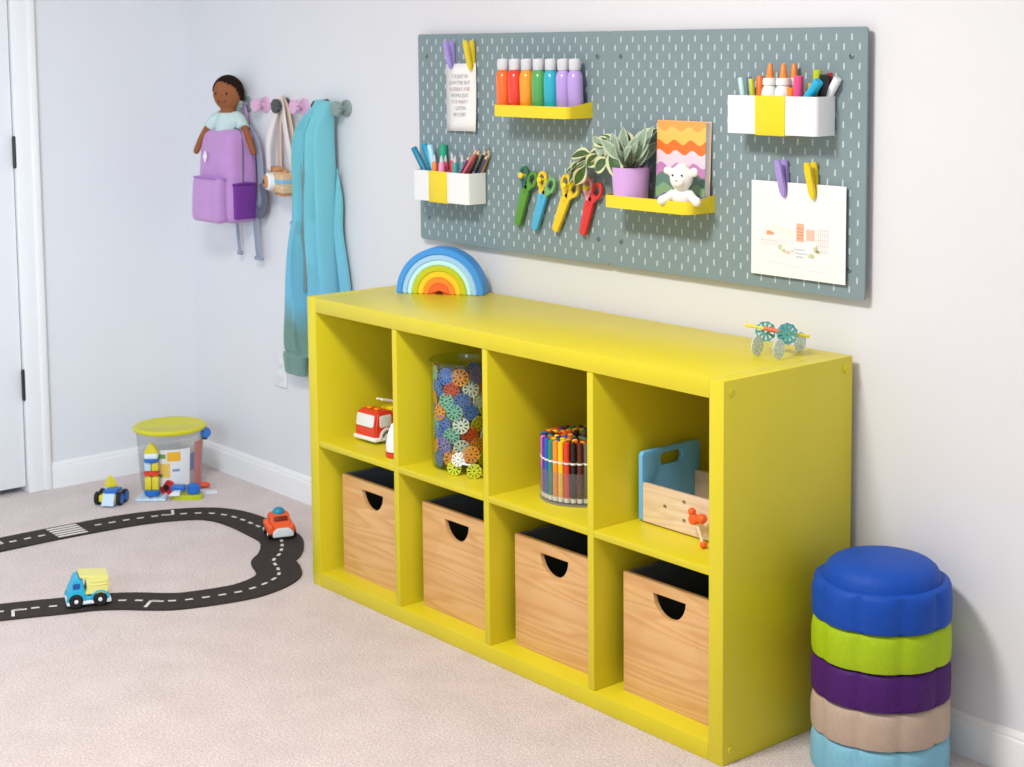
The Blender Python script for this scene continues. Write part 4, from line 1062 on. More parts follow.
bm = BM(); tube(bm, smoothpts([(-.02, -.010, .312), (-.004, -.014, .352), (.027, -.014, .384), (.052, -.014, .352), (.05, -.010, .306)], 6), .004, 8, flat=(.012, .003), up=(0, 1, 0)); obj('hanging_loop', bm, M_lil, bp)

# doll sticking out of the backpack top
face = math.atan2(.377, .925)
dl = thing('cloth_doll', 'cloth doll in a pale mint shirt riding on the backpack', 'doll', (-.980, -.062, 1.124), rz=face*.9+.14)
M_skin = mat('doll_skin', (150, 92, 58), .8, .2, bump=.2, bscale=500)
bm = BM()
ball(bm, (0, 0, .148), (.048, .045, .054), 28)
tube(bm, [(0, 0, .02), (0, 0, .07), (0, 0, .105)], [.040, .036, .022], 14)
arms = {}
for s in (-1, 1):
    pts = smoothpts([(-.030, 0, .078), (-.062, -.006, .052), (-.092, -.010, .012), (-.116, -.012, -.036)] if s < 0 else [(.030, 0, .078), (.060, -.016, .054), (.092, -.036, .012), (.115, -.046, -.034)], 4)
    tube(bm, pts, [.014-.004*i/len(pts) for i in range(len(pts))], 12); ball(bm, pts[-1], .0105, 12)
o = obj('body', bm, M_skin, dl); remesh(o, .0035, 4)
bm = BM()
lathe(bm, [(.040, -.008), (.042, .02), (.044, .055), (.034, .080), (.024, .094), (.021, .098), (.018, .094)], 28)
for s in (-1, 1):
    tube(bm, smoothpts([(s*.026, 0, .076), (s*.050, -.004-.007*(s > 0), .062), (s*.068, -.007-.018*(s > 0), .040)], 4), [.021, .021, .020, .020, .0195, .019, .019, .019, .019], 14)
M_mint = mat('mint_cotton', (196, 216, 212), .9, .1, bump=.2, bscale=400)
o = obj('shirt', bm, M_mint, dl); remesh(o, .003, 3)
# hair: cap over the top and back, with a swept fringe
bm = BM(); t = bmesh.new(); bmesh.ops.create_uvsphere(t, u_segments=40, v_segments=28, radius=1)
dele = []
for v in t.verts:
    a = math.atan2(v.co.x, -v.co.y)            # 0 = face forward
    lim = .42+.28*math.cos(a*1.0+.75) if abs(a) < 1.5 else -.35
    if abs(a) >= 1.5: lim = -.45
    elif abs(a) > .9: lim = lim*(1.5-abs(a))/.6+(-.45)*(abs(a)-.9)/.6
    if v.co.z < lim: dele.append(v)
bmesh.ops.delete(t, geom=dele, context='VERTS')
for v in t.verts: v.co = Vector((v.co.x*.0505, v.co.y*.0475+.001, v.co.z*.0565+.149))
merge(bm, t); o = obj('hair', bm, mat('doll_hair', (38, 24, 20), .9, .1, bump=.6, bscale=400), dl, smooth=80)
so = o.modifiers.new('s', 'SOLIDIFY'); so.thickness = .004; so.offset = 0
def onhead(ax, az):
    return Vector((.048*math.sin(ax)*math.cos(az), -.045*math.cos(ax)*math.cos(az), .148+.054*math.sin(az)))
M_eye = mat('doll_thread', (40, 22, 18), .6); M_blush = mat('doll_mouth', (128, 52, 44), .7)
for s in (-1, 1):
    bm = BM(); ball(bm, onhead(s*.42, .02), (.0036, .0036, .0048), 12); obj('eye', bm, M_eye, dl)
    bm = BM(); ball(bm, onhead(s*.30, -.42), (.003, .003, .003), 12); obj('mouth_corner', bm, M_blush, dl)
bm = BM(); tube(bm, [onhead(.30*math.cos(PI*k/8), -.42-.14*math.sin(PI*k/8))*1.0 for k in range(9)], .0012, 6); obj('smile', bm, M_blush, dl)
bm = BM(); ball(bm, onhead(0, -.14)+Vector((0, -.001, 0)), (.004, .0035, .0035), 12); obj('nose', bm, M_skin, dl)

# toy camera on a strap
M_band = mat('camera_blue', (128, 184, 214), .5); M_cwood = wood_mat('camera_wood', (238, 206, 164), (220, 176, 126), 9, 2); M_cwd = mat('brown_wood', (200, 140, 92), .6)
M_strap = mat('cream_strap', (240, 228, 222), .85, .2)
tc = thing('toy_camera', 'wooden toy camera with blue band hanging by a cream strap', 'toy camera', (-.712, -.040, .972), rz=-.25)
bm = BM(); box(bm, (-.068, -.022, 0), (.072, .022, .064), .007, 3); obj('camera_body', bm, M_cwood, tc)
bm = BM(); box(bm, (-.0685, -.0228, .026), (.0725, .0228, .048), .0068, 3); obj('band', bm, M_band, tc, label='light blue band')
bm = BM(); lathe(bm, [(.026, 0), (.027, .004), (.027, .016), (.024, .020)], 32, M=T((-.020, -.021, .034)) @ FRONT); obj('lens_ring', bm, M_white, tc)
bm = BM(); lathe(bm, [(.021, 0), (.021, .016), (.017, .024), (.008, .025)], 28, M=T((-.020, -.024, .034)) @ FRONT); o = obj('lens', bm, M_cwd, tc)
bm = BM(); lathe(bm, [(.008, 0), (.0078, .0012), (.001, .0014)], 18, M=T((-.020, -.0485, .034)) @ FRONT); obj('lens_eye', bm, M_eye, o)
bm = BM(); box(bm, (-.062, -.016, .0642), (-.012, .016, .078), .004); obj('viewfinder', bm, M_cwd, tc)
bm = BM(); cyl(bm, (.050, 0, .0638), (.050, 0, .073), .009, seg=20); obj('shutter_button', bm, M_cwd, tc)
bm = BM(); box(bm, (-.004, -.021, -.0065), (.070, .018, -.0002), .003); obj('base_bar', bm, M_cwd, tc)
tcM = T(Vector((-.712, -.040, .972))) @ Matrix.Rotation(-.25, 4, 'Z'); inv = tcM.inverted()
def wl(*pts): return [inv @ Vector(p) for p in pts]
bm = BM(); tube(bm, smoothpts(wl((-.773, -.045, 1.042), (-.762, -.052, 1.13), (-.748, -.032, 1.215), (-.737, -.026, 1.2485), (-.722, -.024, 1.238), (-.690, -.030, 1.14), (-.654, -.030, 1.040)), 7), .01, 10, flat=(.040, .0025), up=(0, 1, 0)); obj('strap', bm, M_strap, tc, label='cream cotton strap')
bm = BM(); tube(bm, smoothpts(wl((-.640, -.028, 1.040), (-.668, -.022, 1.14), (-.706, -.016, 1.225), (-.728, -.016, 1.2485), (-.742, -.016, 1.235), (-.745, -.022, 1.14), (-.748, -.020, 1.040)), 7), .01, 10, flat=(.036, .0025), up=(0, 1, 0)); obj('strap', bm, mat('tan_strap', (232, 208, 188), .85, .2), tc, label='tan cotton strap')

# jacket
def jacket_mat():
    m = bpy.data.materials.new('blue_to_sage_fleece'); m.use_nodes = True
    nt = m.node_tree; b = nt.nodes['Principled BSDF']; N = nt.nodes.new; L = nt.links.new
    tc = N('ShaderNodeTexCoord'); sp = N('ShaderNodeSeparateXYZ'); L(tc.outputs['Object'], sp.inputs[0])
    r = N('ShaderNodeValToRGB'); e = r.color_ramp.elements
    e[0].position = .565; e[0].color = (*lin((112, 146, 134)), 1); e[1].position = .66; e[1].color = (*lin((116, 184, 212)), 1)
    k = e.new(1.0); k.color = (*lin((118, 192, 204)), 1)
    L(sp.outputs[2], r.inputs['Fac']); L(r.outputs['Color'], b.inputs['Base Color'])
    n = N('ShaderNodeTexNoise'); n.inputs['Scale'].default_value = 300; L(tc.outputs['Object'], n.inputs['Vector'])
    bp = N('ShaderNodeBump'); bp.inputs['Strength'].default_value = .3; bp.inputs['Distance'].default_value = .002
    L(n.outputs['Fac'], bp.inputs['Height']); L(bp.outputs['Normal'], b.inputs['Normal'])
    b.inputs['Roughness'].default_value = .9; b.inputs['Sheen Weight'].default_value = .3; b.inputs['Specular IOR Level'].default_value = .15
    return m
M_jack = jacket_mat()
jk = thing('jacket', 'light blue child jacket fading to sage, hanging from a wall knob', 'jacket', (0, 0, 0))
def cloth(secs, ph=0, freq=5, n=48, sub=5):
    """secs: (z, x0, x1, y_front, y_back, fold)"""
    S = [Vector((a[0], a[1], a[2])) for a in secs]; S2 = [Vector((a[3], a[4], a[5])) for a in secs]
    A = smoothpts(S, sub); B = smoothpts(S2, sub); bm = BM(); rows = []
    for a, b in zip(A, B):
        z, x0, x1 = a; yf, yb, fo = b; cx = (x0+x1)/2; hw = (x1-x0)/2; cy = (yf+yb)/2; hd = (yb-yf)/2; row = []
        for k in range(n):
            t = 2*PI*k/n; ct, st = math.cos(t), math.sin(t)
            x = cx+hw*math.copysign(abs(ct)**.75, ct); y = cy+hd*math.copysign(abs(st)**.75, st)
            u = (x-cx)/max(hw, 1e-4)
            if st < 0: y += fo*math.sin(freq*u*1.6+ph+z*3.2)*(1-abs(u)**3)+fo*.4*math.sin(freq*u*3.1+ph*2+z*7)*(1-abs(u)**3)
            row.append(bm.verts.new((x, y, z)))
        rows.append(row)
    for a, b in zip(rows, rows[1:]):
        for k in range(n): bm.faces.new((a[k], a[(k+1) % n], b[(k+1) % n], b[k]))
    bm.faces.new(rows[0]); bm.faces.new(rows[-1]); return bm
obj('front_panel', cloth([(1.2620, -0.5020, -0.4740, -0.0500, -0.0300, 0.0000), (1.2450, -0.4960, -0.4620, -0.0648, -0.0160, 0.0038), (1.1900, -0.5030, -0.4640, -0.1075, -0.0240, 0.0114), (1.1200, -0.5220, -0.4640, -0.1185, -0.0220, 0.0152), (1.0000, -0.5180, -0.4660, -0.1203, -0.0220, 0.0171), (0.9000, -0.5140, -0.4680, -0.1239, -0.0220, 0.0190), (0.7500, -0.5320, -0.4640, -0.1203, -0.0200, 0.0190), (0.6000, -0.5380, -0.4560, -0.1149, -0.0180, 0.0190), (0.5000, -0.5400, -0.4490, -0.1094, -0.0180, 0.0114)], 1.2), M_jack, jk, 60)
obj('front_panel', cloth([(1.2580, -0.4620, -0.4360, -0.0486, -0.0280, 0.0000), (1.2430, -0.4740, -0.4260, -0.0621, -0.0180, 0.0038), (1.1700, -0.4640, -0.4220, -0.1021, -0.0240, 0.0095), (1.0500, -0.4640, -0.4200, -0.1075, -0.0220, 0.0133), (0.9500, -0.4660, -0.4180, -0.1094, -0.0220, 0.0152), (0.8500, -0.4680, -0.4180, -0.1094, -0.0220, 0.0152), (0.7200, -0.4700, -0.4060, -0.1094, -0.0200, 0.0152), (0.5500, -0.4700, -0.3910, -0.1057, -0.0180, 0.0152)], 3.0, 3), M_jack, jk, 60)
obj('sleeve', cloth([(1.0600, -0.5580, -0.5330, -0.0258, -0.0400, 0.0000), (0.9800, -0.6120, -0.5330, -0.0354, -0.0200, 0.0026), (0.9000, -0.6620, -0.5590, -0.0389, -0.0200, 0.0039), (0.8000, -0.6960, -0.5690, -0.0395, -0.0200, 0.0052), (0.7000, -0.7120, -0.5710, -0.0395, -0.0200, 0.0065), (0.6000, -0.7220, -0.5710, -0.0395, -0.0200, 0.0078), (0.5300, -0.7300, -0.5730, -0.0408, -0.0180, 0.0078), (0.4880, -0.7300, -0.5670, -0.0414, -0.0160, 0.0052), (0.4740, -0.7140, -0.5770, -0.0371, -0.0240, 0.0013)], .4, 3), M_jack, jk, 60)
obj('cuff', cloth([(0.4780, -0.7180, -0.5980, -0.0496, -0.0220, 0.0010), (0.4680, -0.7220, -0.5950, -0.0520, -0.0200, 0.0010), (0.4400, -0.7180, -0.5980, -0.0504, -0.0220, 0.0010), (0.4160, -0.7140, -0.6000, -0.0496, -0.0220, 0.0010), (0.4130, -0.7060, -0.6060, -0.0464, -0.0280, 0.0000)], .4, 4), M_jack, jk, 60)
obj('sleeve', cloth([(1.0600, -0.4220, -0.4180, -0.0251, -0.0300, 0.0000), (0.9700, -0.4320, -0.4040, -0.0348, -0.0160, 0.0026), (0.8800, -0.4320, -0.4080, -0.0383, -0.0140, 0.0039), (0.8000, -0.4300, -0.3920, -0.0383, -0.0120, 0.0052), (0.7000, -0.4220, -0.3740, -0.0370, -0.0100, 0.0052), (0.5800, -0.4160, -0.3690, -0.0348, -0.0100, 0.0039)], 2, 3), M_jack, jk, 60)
bm = BM(); tube(bm, smoothpts([(-.468, -.088, 1.205), (-.464, -.104, 1.15), (-.472, -.112, 1.05), (-.464, -.115, .95), (-.474, -.116, .87), (-.466, -.115, .80), (-.472, -.114, .70)], 6), .006, 10, flat=(.016, .006), up=(0, 1, 0)); obj('zip', bm, mat('sage_fold_shade', (112, 138, 138), .7), jk)  # shade of the fold between the front panels, put in as a darker strip
bm = BM(); tube(bm, smoothpts([(-.560, -.090, .905), (-.53, -.124, .897), (-.50, -.124, .893), (-.474, -.112, .890)], 5), .0028, 8); obj('hem_seam', bm, M_jack, jk)

# ------------------------------------------------------------------ floor toys
# bucket
BC = Vector((-1.105, -.236, 0))
bk = thing('toy_bucket', 'clear plastic toy bucket with lime lid in the room corner', 'bucket', BC)
bm = BM(); lathe(bm, [(.002, .002), (.092, .002), (.096, .006), (.108, .201), (.106, .201), (.0945, .007), (.002, .004)], 56); obj('bucket_wall', bm, M_clear, bk)
M_lid = mat('lime_lid', (214, 206, 28), .4)
bm = BM(); lathe(bm, [(.1085, .196), (.115, .196), (.117, .199), (.117, .205), (.112, .209), (.104, .2105), (.098, .208), (.001, .2075)], 56); obj('lid', bm, M_lid, bk, label='lime green lid')
def sleeve(a0, a1, z0, z1, m, name, off=.0006, parent=bk, n=14, tilt=0):
    bm = BM(); rows = []
    for k in range(n+1):
        a = a0+(a1-a0)*k/n; r = lambda z: .096+.012*(z-.006)/.182+off
        zz0 = z0+tilt*k/n; zz1 = z1+tilt*k/n
        rows.append([bm.verts.new((r(z)*math.cos(a), r(z)*math.sin(a), z)) for z in (zz0, (zz0+zz1)/2, zz1)])
    for a, b in zip(rows, rows[1:]):
        for k in range(2): bm.faces.new((a[k], b[k], b[k+1], a[k+1]))
    return obj(name, bm, m, parent)
fa = math.atan2(-.477, .879)       # towards the camera
lb = sleeve(fa-.75, fa+.62, .030, .150, mat('label_white', (232, 230, 228), .5), 'label', .0006)
sleeve(fa-.10, fa+.30, .112, .142, mat('label_amber', (244, 180, 40), .5), 'label_patch', .0012, lb)
sleeve(fa-.32, fa-.02, .060, .105, mat('label_yellow', (240, 196, 90), .5), 'label_patch', .0012, lb)
sleeve(fa-.45, fa-.14, .122, .136, mat('label_green', (112, 158, 66), .5), 'label_patch', .0012, lb)
sleeve(fa-.40, fa-.25, .062, .072, mat('label_green', (112, 158, 66), .5), 'label_patch', .0016, lb)
sleeve(fa+.05, fa+.28, .078, .086, mat('label_ink', (130, 148, 196), .5), 'label_patch', .0012, lb)
sleeve(fa+.80, fa+1.25, .020, .165, mat('label_red', (196, 124, 118), .6), 'label', .0006)
sleeve(fa+.62, fa+.80, .075, .130, mat('label_slate', (110, 112, 148), .6), 'label', .0008)
ha = fa+1.33
hd = Vector((math.cos(ha), math.sin(ha), 0))
bm = BM(); lathe(bm, [(.004, 0), (.016, .001), (.0175, .004), (.016, .009), (.004, .0105)], 24, M=T(hd*.1150+Vector((0, 0, .182))) @ Vector((0, 0, 1)).rotation_difference(Vector((.95, -.2, .1))).to_matrix().to_4x4()); o = obj('handle_knob', bm, mat('knob_blue', (48, 112, 190), .4), bk, label='blue handle knob')
bm = BM(); box(bm, (hd.x*.111-.006, hd.y*.111-.006, .160), (hd.x*.111+.010, hd.y*.111+.008, .176), .003); obj('knob_stop', bm, M_black, bk)

# building blocks
BLU = mat('block_blue', (28, 108, 196), .4); BY = mat('block_yellow', (222, 204, 44), .4); BR = mat('block_red', (222, 58, 30), .4); BW = mat('block_white', (226, 232, 236), .4); BPB = mat('block_pale_blue', (196, 216, 232), .4); BLM = mat('block_lime', (190, 196, 30), .4)
TC = Vector((-1.026, -.345, 0)); ca = math.atan2(.77, .64)     # across the view
def rz(a): return Matrix.Rotation(a, 4, 'Z')
def block(name, label, bm, m, loc, rot=0, grp='blocks of the small tower'):
    o = obj(name, bm, m); o.location = loc; o.rotation_euler = (0, 0, rot); tag(o, label, 'block', grp); return o
def studs(bm, x0, x1, y0, y1, z, nx, ny, r=.005):
    for i in range(nx):
        for j in range(ny):
            cx = x0+(x1-x0)*(i+.5)/nx; cy = y0+(y1-y0)*(j+.5)/ny; cyl(bm, (cx, cy, z), (cx, cy, z+.0035), r, seg=12)
bm = BM(); box(bm, (-.048, -.035, 0), (.048, .035, .008), .004, 3); studs(bm, -.048, .048, -.035, .035, .008, 4, 3, .005)
block('base_plate', 'pale white base plate under the block tower', bm, BPB, TC, ca)
z = .0118
bm = BM(); lathe(bm, [(.020, 0), (.024, .003), (.025, .016), (.023, .018)], 28); block('round_block', 'blue round block at the foot of the tower', bm, BLU, TC+Vector((0, 0, z)), ca); z += .0184
across = Vector((math.cos(ca), math.sin(ca), 0))
for s in (-1, 1):
    bm = BM(); box(bm, (-.0105, -.011, 0), (.0105, .011, .042), .003); studs(bm, -.0105, .0105, -.011, .011, .042, 1, 1, .006)
    block('column_block', 'yellow column block of the tower, '+('door side' if s < 0 else 'shelf side'), bm, BY, TC+across*.0112*s+Vector((0, 0, z)), ca)
z += .0458
bm = BM(); prism(bm, [(-.025, .010), (-.020, 0), (-.006, 0), (0, .003), (.006, 0), (.020, 0), (.025, .010), (.012, .012), (.006, .015), (-.006, .015), (-.012, .012)], .022, T((0, .011, 0)) @ FRONT)
block('bridge_block', 'red bridge block across the yellow columns', bm, BR, TC+Vector((0, 0, z)), ca); z += .0154
bm = BM(); box(bm, (-.0105, -.011, 0), (.0105, .011, .027), .003); block('cube_block', 'pale blue-white cube block beside the yellow cube in the tower', bm, BPB, TC-across*.0112+Vector((0, 0, z)), ca)
bm = BM(); box(bm, (-.0105, -.011, 0), (.0105, .011, .027), .003); block('cube_block', 'yellow cube block beside the white cube in the tower', bm, BY, TC+across*.0112+Vector((0, 0, z)), ca); z += .0274
bm = BM(); lathe(bm, [(.016, 0), (.023, .003), (.0245, .008), (.021, .011)], 28); block('round_block', 'blue saucer block high in the tower', bm, BLU, TC+Vector((0, 0, z)), ca); z += .0114
bm = BM(); box(bm, (-.021, -.012, 0), (.021, .012, .018), .003); block('cube_block', 'white wide block under the pointed roof', bm, BW, TC+Vector((0, 0, z)), ca); z += .0184
bm = BM(); prism(bm, [(-.021, 0), (.021, 0), (.021, .006), (.004, .030), (-.004, .030), (-.021, .006)], .024, T((0, .012, 0)) @ FRONT); block('roof_block', 'yellow pointed roof block on top of the tower', bm, BY, TC+Vector((0, 0, z)), ca)

# block car
ck = thing('block_car', 'little car of blue, white and yellow blocks near the skirting', 'toy car', (-1.062, -.470, 0), rz=ca-.15)
for x in (-.036, .036):
    for y in (-.014, .024):
        w_ = wheel(ck, (x, y, .0215), (math.copysign(1, x), 0, 0), .0205, .014, M_black, BLU, hub=.78)
bm = BM(); box(bm, (-.028, -.030, .012), (.028, .036, .034), .003); obj('chassis', bm, BY, ck)
bm = BM(); prism(bm, [(-.048, .006), (-.020, .006), (-.020, .040), (-.030, .040)], .038, T((-.012, 0, 0)) @ SIDE); obj('front_slope', bm, BPB, ck)
bm = BM(); box(bm, (-.014, -.028, .0402), (.030, .022, .050), .003); obj('roof', bm, BLU, ck)
bm = BM(); box(bm, (-.026, .016, .034), (.010, .040, .048), .003); obj('seat_block', bm, BW, ck)
bm = BM(); lathe(bm, [(.022, .048), (.022, .054), (.006, .082), (.003, .083)], 4, c=(-.010, .026, 0)); obj('pointed_block', bm, BY, ck, smooth=0)

# loose blocks
G2 = 'loose blocks in front of the bucket'
bm = BM(); poly = [(.050*math.cos(a)*(1 if abs(math.cos(a)) < .0 else 1), .021*math.sin(a)) for a in [2*PI*k/28 for k in range(28)]]
prism(bm, [(math.copysign(abs(x)**.6*.050**.4, x), y) for x, y in poly], .016); block('boat_base', 'long lime block lying under the blue ones', bm, BLM, (-.955, -.262, 0), ca-.05, G2)
bm = BM(); lathe(bm, [(.018, 0), (.0205, .003), (.0205, .026), (.018, .029), (.006, .030)], 28); block('round_block', 'fat round blue block on the lime block', bm, BLU, (-.944, -.244, .0165), 0, G2)
bm = BM(); box(bm, (-.022, -.013, 0), (.022, .013, .018), .004, 3); block('brick_block', 'small blue brick beside the fat round block', bm, BLU, (-.985, -.276, .0165+.006), ca, G2)
bm = BM(); prism(bm, [(-.020, 0), (.016, 0), (.016, .013), (-.006, .013)], .022, T((0, .011, 0)) @ FRONT); block('wedge_block', 'white wedge block at the tip of the lime block', bm, BW, (-.962, -.300, .0165), ca, G2)
wl_ = thing('wheel_toy', 'red toy wheel with black hub leaning by the tower', 'toy wheel', (-1.026, -.292, .0265), rot=Vector((0, 0, 1)).rotation_difference(Vector((.45, -.85, .15)).normalized()), group=None)
bm = BM(); lathe(bm, [(.012, -.008), (.024, -.007), (.026, -.003), (.026, .003), (.024, .007), (.012, .008)], 32); obj('rim', bm, mat('wheel_red', (196, 36, 34), .4), wl_)
bm = BM(); lathe(bm, [(.011, .0081), (.010, .010), (.003, .0105)], 20); obj('hub', bm, M_black, wl_)
bm = BM(); ball(bm, (0, 0, .0105), (.022, .014, .0105), 20); block('oval_block', 'orange-red oval block beside the bucket', bm, mat('block_orange_red', (226, 82, 42), .4), (-1.012, -.172, .006), ca, G2)
bm = BM(); prism(bm, [(-.030, -.014), (.012, -.017), (.032, 0), (.022, .014), (-.026, .015)], .007); block('plate_block', 'flat white plate block nearest the skirting', bm, BW, (-.974, -.176, 0), ca-.2, G2)
bm = BM(); box(bm, (-.014, -.010, 0), (.014, .010, .020), .003); block('brick_block', 'small white brick behind the fat blue block', bm, BW, (-.998, -.222, .0), ca+.4, G2)

# road pieces
ROAD = [(-.875, -1.15), (-.874, -.907), (-.872, -.74), (-.858, -.56), (-.836, -.451), (-.808, -.380), (-.770, -.318), (-.722, -.281), (-.66, -.262), (-.567, -.257), (-.470, -.262), (-.388, -.272), (-.318, -.308), (-.262, -.352), (-.222, -.396), (-.156, -.422), (-.108, -.450), (-.080, -.490), (-.063, -.540), (-.058, -.592), (-.070, -.655), (-.088, -.715), (-.108, -.762), (-.146, -.806), (-.190, -.850), (-.236, -.915), (-.266, -.989), (-.296, -1.058), (-.327, -1.134), (-.372, -1.25), (-.40, -1.36)]
CP = smoothpts([(x, y, 0) for x, y in ROAD], 10)
cum = [0]
for a, b in zip(CP, CP[1:]): cum.append(cum[-1]+(b-a).length)
TOT = cum[-1]
def at(s):
    s = max(0, min(TOT, s)); lo = 0
    import bisect
    i = min(max(bisect.bisect_right(cum, s)-1, 0), len(CP)-2); f = (s-cum[i])/max(cum[i+1]-cum[i], 1e-9)
    p = CP[i].lerp(CP[i+1], f); d = (CP[min(i+3, len(CP)-1)]-CP[max(i-2, 0)]).normalized(); return p, d, Vector((-d.y, d.x, 0))
M_road = mat('road_rubber', (52, 44, 40), .75, .25, noise=.12, nscale=60, bump=.3, bscale=300); M_line = mat('road_paint', (226, 220, 214), .7)
NP = 15; LEN = TOT/NP; HW = .0615
def strip_bm(s0, s1, o0, o1, z0, z1, n=None, cap=True):
    n = n or max(2, int((s1-s0)/.008)); bm = BM(); rows = []
    for k in range(n+1):
        p, d, nn = at(s0+(s1-s0)*k/n)
        rows.append([bm.verts.new(q) for q in (p+nn*o0+Vector((0, 0, z0)), p+nn*o1+Vector((0, 0, z0)), p+nn*o1+Vector((0, 0, z1)), p+nn*o0+Vector((0, 0, z1)))])
    for a, b in zip(rows, rows[1:]):
        for k in range(4): bm.faces.new((a[k], a[(k+1) % 4], b[(k+1) % 4], b[k]))
    bm.faces.new(rows[0]); bm.faces.new(rows[-1]); return bm
CROSS = None
def s_at(x, y): return min(range(len(CP)), key=lambda i: (CP[i]-Vector((x, y, 0))).length)
s_cross = cum[s_at(-.871, -.700)]
s_truck = cum[s_at(-.23, -.90)]
RLAB = {}
for k in range(NP):
    s0 = k*LEN+.0002; s1 = (k+1)*LEN-.0002
    z = .0035+(.0004 if k % 2 else 0)
    mid = at((s0+s1)/2)[0]
    cross = s0 < s_cross < s1
    lab = {True: 'dark rubber road piece with white zebra crossing'}.get(cross)
    if lab is None:
        if k < NP*.3: near = 'beyond the crossing' if mid.y > -.70 else 'at the frame edge before the crossing'
        if mid.y > -.345 and mid.x < -.42: lab = 'dark rubber road piece curving behind the open carpet toward the orange car'
        elif mid.x < -.6: lab = 'dark rubber road piece on the far straight by the blocks'
        elif mid.y > -.47: lab = 'dark rubber road piece under and just after the orange car'
        elif mid.y > -.86: lab = 'dark rubber road piece on the bend beside the green shelf'
        else: lab = 'dark rubber road piece on the near straight by the teal truck'
    r = thing('road_piece', lab, 'toy road', (0, 0, 0), group=lab.replace('dark rubber road piece', 'road pieces') if not cross else 'toy road')
    obj('slab', strip_bm(s0, s1, -HW, HW, 0.0003, z+.001), M_road, r, smooth=20)
    # jigsaw notch ends
    nd = 5
    if cross:
        for j in range(5):
            o = -.044+j*.022
            obj('crossing_bar', strip_bm(s_cross-.045, s_cross+.045, o-.0062, o+.0062, z+.0008, z+.0016), M_line, r, smooth=0)
    step = LEN/4
    for j in range(4):
        a = s0+step*(j+.28); b = a+step*.46
        if cross and a < s_cross+.06 and b > s_cross-.06: continue
        obj('dash', strip_bm(a, b, -.0042, .0042, z+.0008, z+.0016, 6), M_line, r, smooth=0)
    # stop line on a few pieces
    if k in (1, 4, 11, 13):
        p0 = s0+LEN*.42
        obj('stop_line', strip_bm(p0, p0+.008, .006, .048, z+.0008, z+.0016, 2), M_line, r, smooth=0)
        obj('stop_line', strip_bm(p0-.030, p0+.008, -.001, .007, z+.0008, z+.0016, 4), M_line, r, smooth=0)

# teal tipper truck
M_teal = mat('toy_teal', (38, 172, 206), .4); M_tipper = mat('toy_pale_yellow', (226, 220, 130), .45); M_tw = mat('toy_white', (232, 236, 238), .4)
tk = thing('tipper_truck', 'teal toy tipper truck with pale yellow bed on the road', 'toy truck', (-.240, -.936, .0052), rz=math.atan2(.34, .94)*-1); tk.scale = (.9, .9, .9)
# local: forward is -y, width along x
W = .072
bm = BM(); prism(bm, [(-.058, .016), (-.058, .044), (-.050, .052), (-.040, .080), (-.034, .086), (-.024, .086), (-.016, .078), (-.010, .040), (-.006, .030), (.056, .030), (.056, .016)], W, T((-W/2, 0, 0)) @ SIDE)
bm.normal_update(); bmesh.ops.bevel(bm, geom=[e for e in bm.edges if e.calc_face_angle(0) > .35], offset=.004, segments=3, affect='EDGES'); obj('cab', bm, M_teal, tk)
bm = BM(); box(bm, (-W/2-.003, -.062, .008), (W/2+.003, .061, .019), .003); obj('bumper', bm, M_tw, tk, label='white bumper strip')
bm = BM(); prism(bm, [(-.012, .036), (.050, .032), (.056, .054), (.056, .084), (.050, .084), (-.024, .092), (-.026, .086), (-.008, .080), (-.004, .050)], W+.004, T((-W/2-.002, 0, 0)) @ SIDE)
bm.normal_update(); bmesh.ops.bevel(bm, geom=[e for e in bm.edges if e.calc_face_angle(0) > .35], offset=.003, segments=2, affect='EDGES'); tp = obj('tipper_bed', bm, M_tipper, tk, label='pale yellow tipper bed')
for s in (-1, 1):
    for z in (.062, .072):
        bm = BM(); box(bm, (s*(W/2+.003)-.001, .004, z-.0016), (s*(W/2+.003)+.001, .052, z+.0016), .0006); obj('bed_rib', bm, M_tipper, tp)
    obj('side_window', plate([rrect(-.010, -.008, .010, .008, .004)], .002, 0, T((s*(W/2+.0006), -.034, .062)) @ SIDE), mat('window_navy', (20, 80, 150), .3), tk)
    for y in (-.036, .030):
        wheel(tk, (s*(W/2-.003), y, .0195), (s, 0, 0), .0195, .016, M_black, M_tw, hub=.30)
        M2 = T((s*(W/2-.003), y, .0195)) @ SIDE; r0, r1 = .0215, .0265
        arch = [(r1*math.cos(a), r1*math.sin(a)) for a in [PI*k/12 for k in range(13)]]+[(r0*math.cos(a), r0*math.sin(a)) for a in [PI*k/12 for k in range(12, -1, -1)]]
        bm = BM(); prism(bm, arch, .006, M2 if s > 0 else T((-.006, 0, 0)) @ M2); obj('wheel_arch', bm, M_teal, tk)

# orange car
M_oc = mat('toy_orange', (238, 92, 36), .4)
oc = thing('orange_car', 'orange and white toy car with blue top at the road bend', 'toy car', (-.412, -.258, .0052), rz=math.atan2(.94, .33)); oc.scale = (.86, .86, .9)
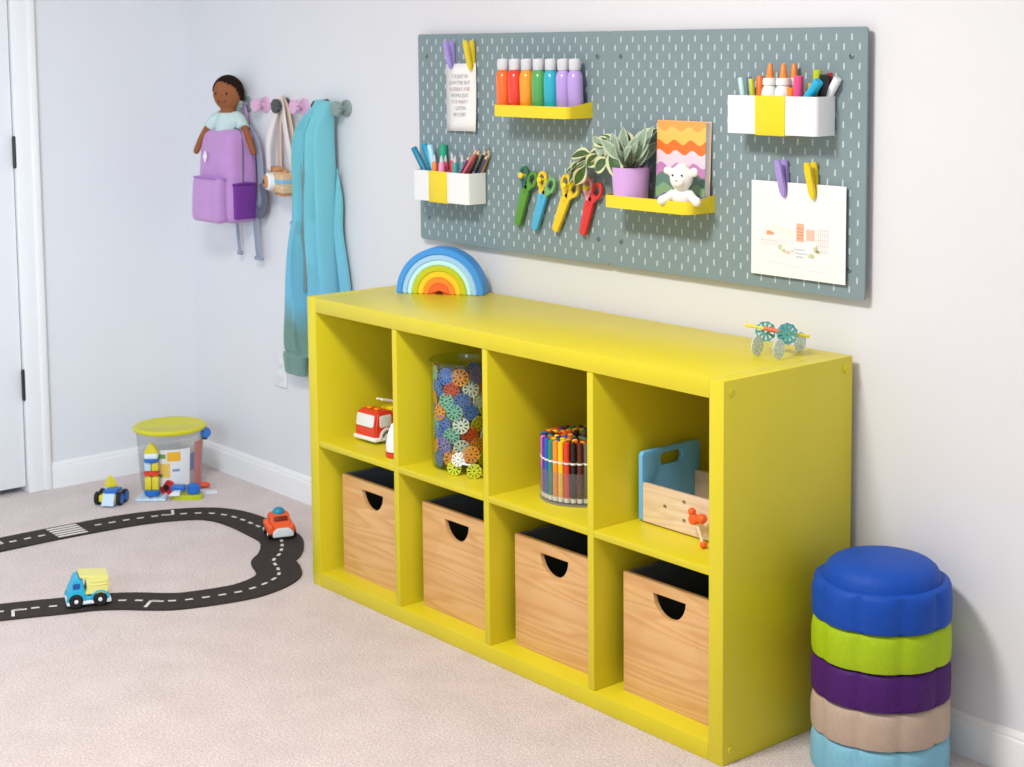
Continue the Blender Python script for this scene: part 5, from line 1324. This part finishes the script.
# local: front faces -y
W = .082
bm = BM(); prism(bm, [(-.056, .012), (-.056, .034), (-.046, .044), (-.026, .048), (-.014, .068), (-.004, .074), (.030, .074), (.044, .050), (.056, .046), (.056, .012)], W*.82, T((-W*.41, 0, 0)) @ SIDE)
bm.normal_update(); bmesh.ops.bevel(bm, geom=[e for e in bm.edges if e.calc_face_angle(0) > .35], offset=.005, segments=3, affect='EDGES'); obj('body', bm, M_oc, oc)
for s in (-1, 1):
    bm = BM(); box(bm, (s*W*.44-.012, -.052, .016), (s*W*.44+.008*1, -.006, .046), .008, 3); obj('fender', bm, M_oc, oc)
    bm = BM(); box(bm, (s*W*.44-.010, .012, .016), (s*W*.44+.010, .054, .046), .008, 3); obj('fender', bm, M_oc, oc)
    for y in (-.030, .034): wheel(oc, (s*(W/2-.002), y, .0165), (s, 0, 0), .0165, .016, M_black, M_tw, hub=.35)
bm = BM(); prism(bm, [(-.036, .010), (.036, .010), (.034, .026), (.020, .038), (-.020, .038), (-.034, .026)], .012, T((0, -.050, 0)) @ FRONT)
bm.normal_update(); bmesh.ops.bevel(bm, geom=list(bm.edges), offset=.003, segments=2, affect='EDGES'); obj('front_bumper', bm, M_tw, oc, label='white front bumper')
bm = BM(); M = T((0, -.0205, .060)) @ Matrix.Rotation(-.5, 4, 'X') @ FRONT
obj('windscreen', plate([rrect(-.024, -.008, .024, .008, .004)], .003, .001, M), mat('window_maroon', (120, 34, 30), .3), oc)
bm = BM(); ball(bm, (0, .010, .074), (.022, .020, .017)); obj('top_dome', bm, mat('toy_petrol', (34, 138, 166), .4), oc, label='blue domed top')

# ------------------------------------------------------------------ light
def area(name, loc, target, size, power, rgb, shape='DISK', sy=None):
    l = bpy.data.lights.new(name, 'AREA'); l.shape = shape; l.size = size
    if sy: l.size_y = sy
    l.energy = power; l.color = rgb
    o = bpy.data.objects.new(name, l); COL.objects.link(o); o.location = loc
    o.rotation_euler = (Vector(target)-Vector(loc)).to_track_quat('-Z', 'Y').to_euler(); return o
area('ceiling_lamp', (1.30, -1.85, 2.43), (1.30, -1.85, 0), .55, 58, (1.0, .975, .955))
fill_lt = area('cool_fill_light', (1.7, -3.1, 1.35), (-1.36, -.85, .75), 1.0, 8.0, (.58, .80, 1.0), 'RECTANGLE', 1.0); fill_lt.data.spread = math.radians(60)  # added cool fill aimed at the left wall; no window stands here
w = bpy.data.worlds.new('daylight'); sc.world = w; w.use_nodes = True
bg = w.node_tree.nodes['Background']; bg.inputs[0].default_value = (.87, .94, 1.0, 1); bg.inputs[1].default_value = .68

# ------------------------------------------------------------------ camera
cd_ = bpy.data.cameras.new('camera'); cam = bpy.data.objects.new('camera', cd_); COL.objects.link(cam); sc.camera = cam
r = Vector((.64084632, .76761339, -.00925596)); u = Vector((-.07041792, .07078664, .9950028)); f = Vector((-.76443267, .6369921, -.0994171))
m = Matrix((r, u, -f)).transposed().to_4x4(); m.translation = Vector((3.58276435, -2.6961068, 1.41769914)); cam.matrix_world = m
cd_.sensor_width = 36; cd_.sensor_fit = 'HORIZONTAL'; cd_.lens = 1632.792*36/1024; cd_.shift_y = -175.646/1024; cd_.shift_x = 0
cd_.clip_start = .05; cd_.clip_end = 60
cd_.dof.use_dof = True; cd_.dof.focus_distance = 3.35; cd_.dof.aperture_fstop = 9
vs = sc.view_settings; vs.view_transform = 'Standard'; vs.look = 'None'; vs.exposure = .18; vs.gamma = 1; vs.use_curve_mapping = False
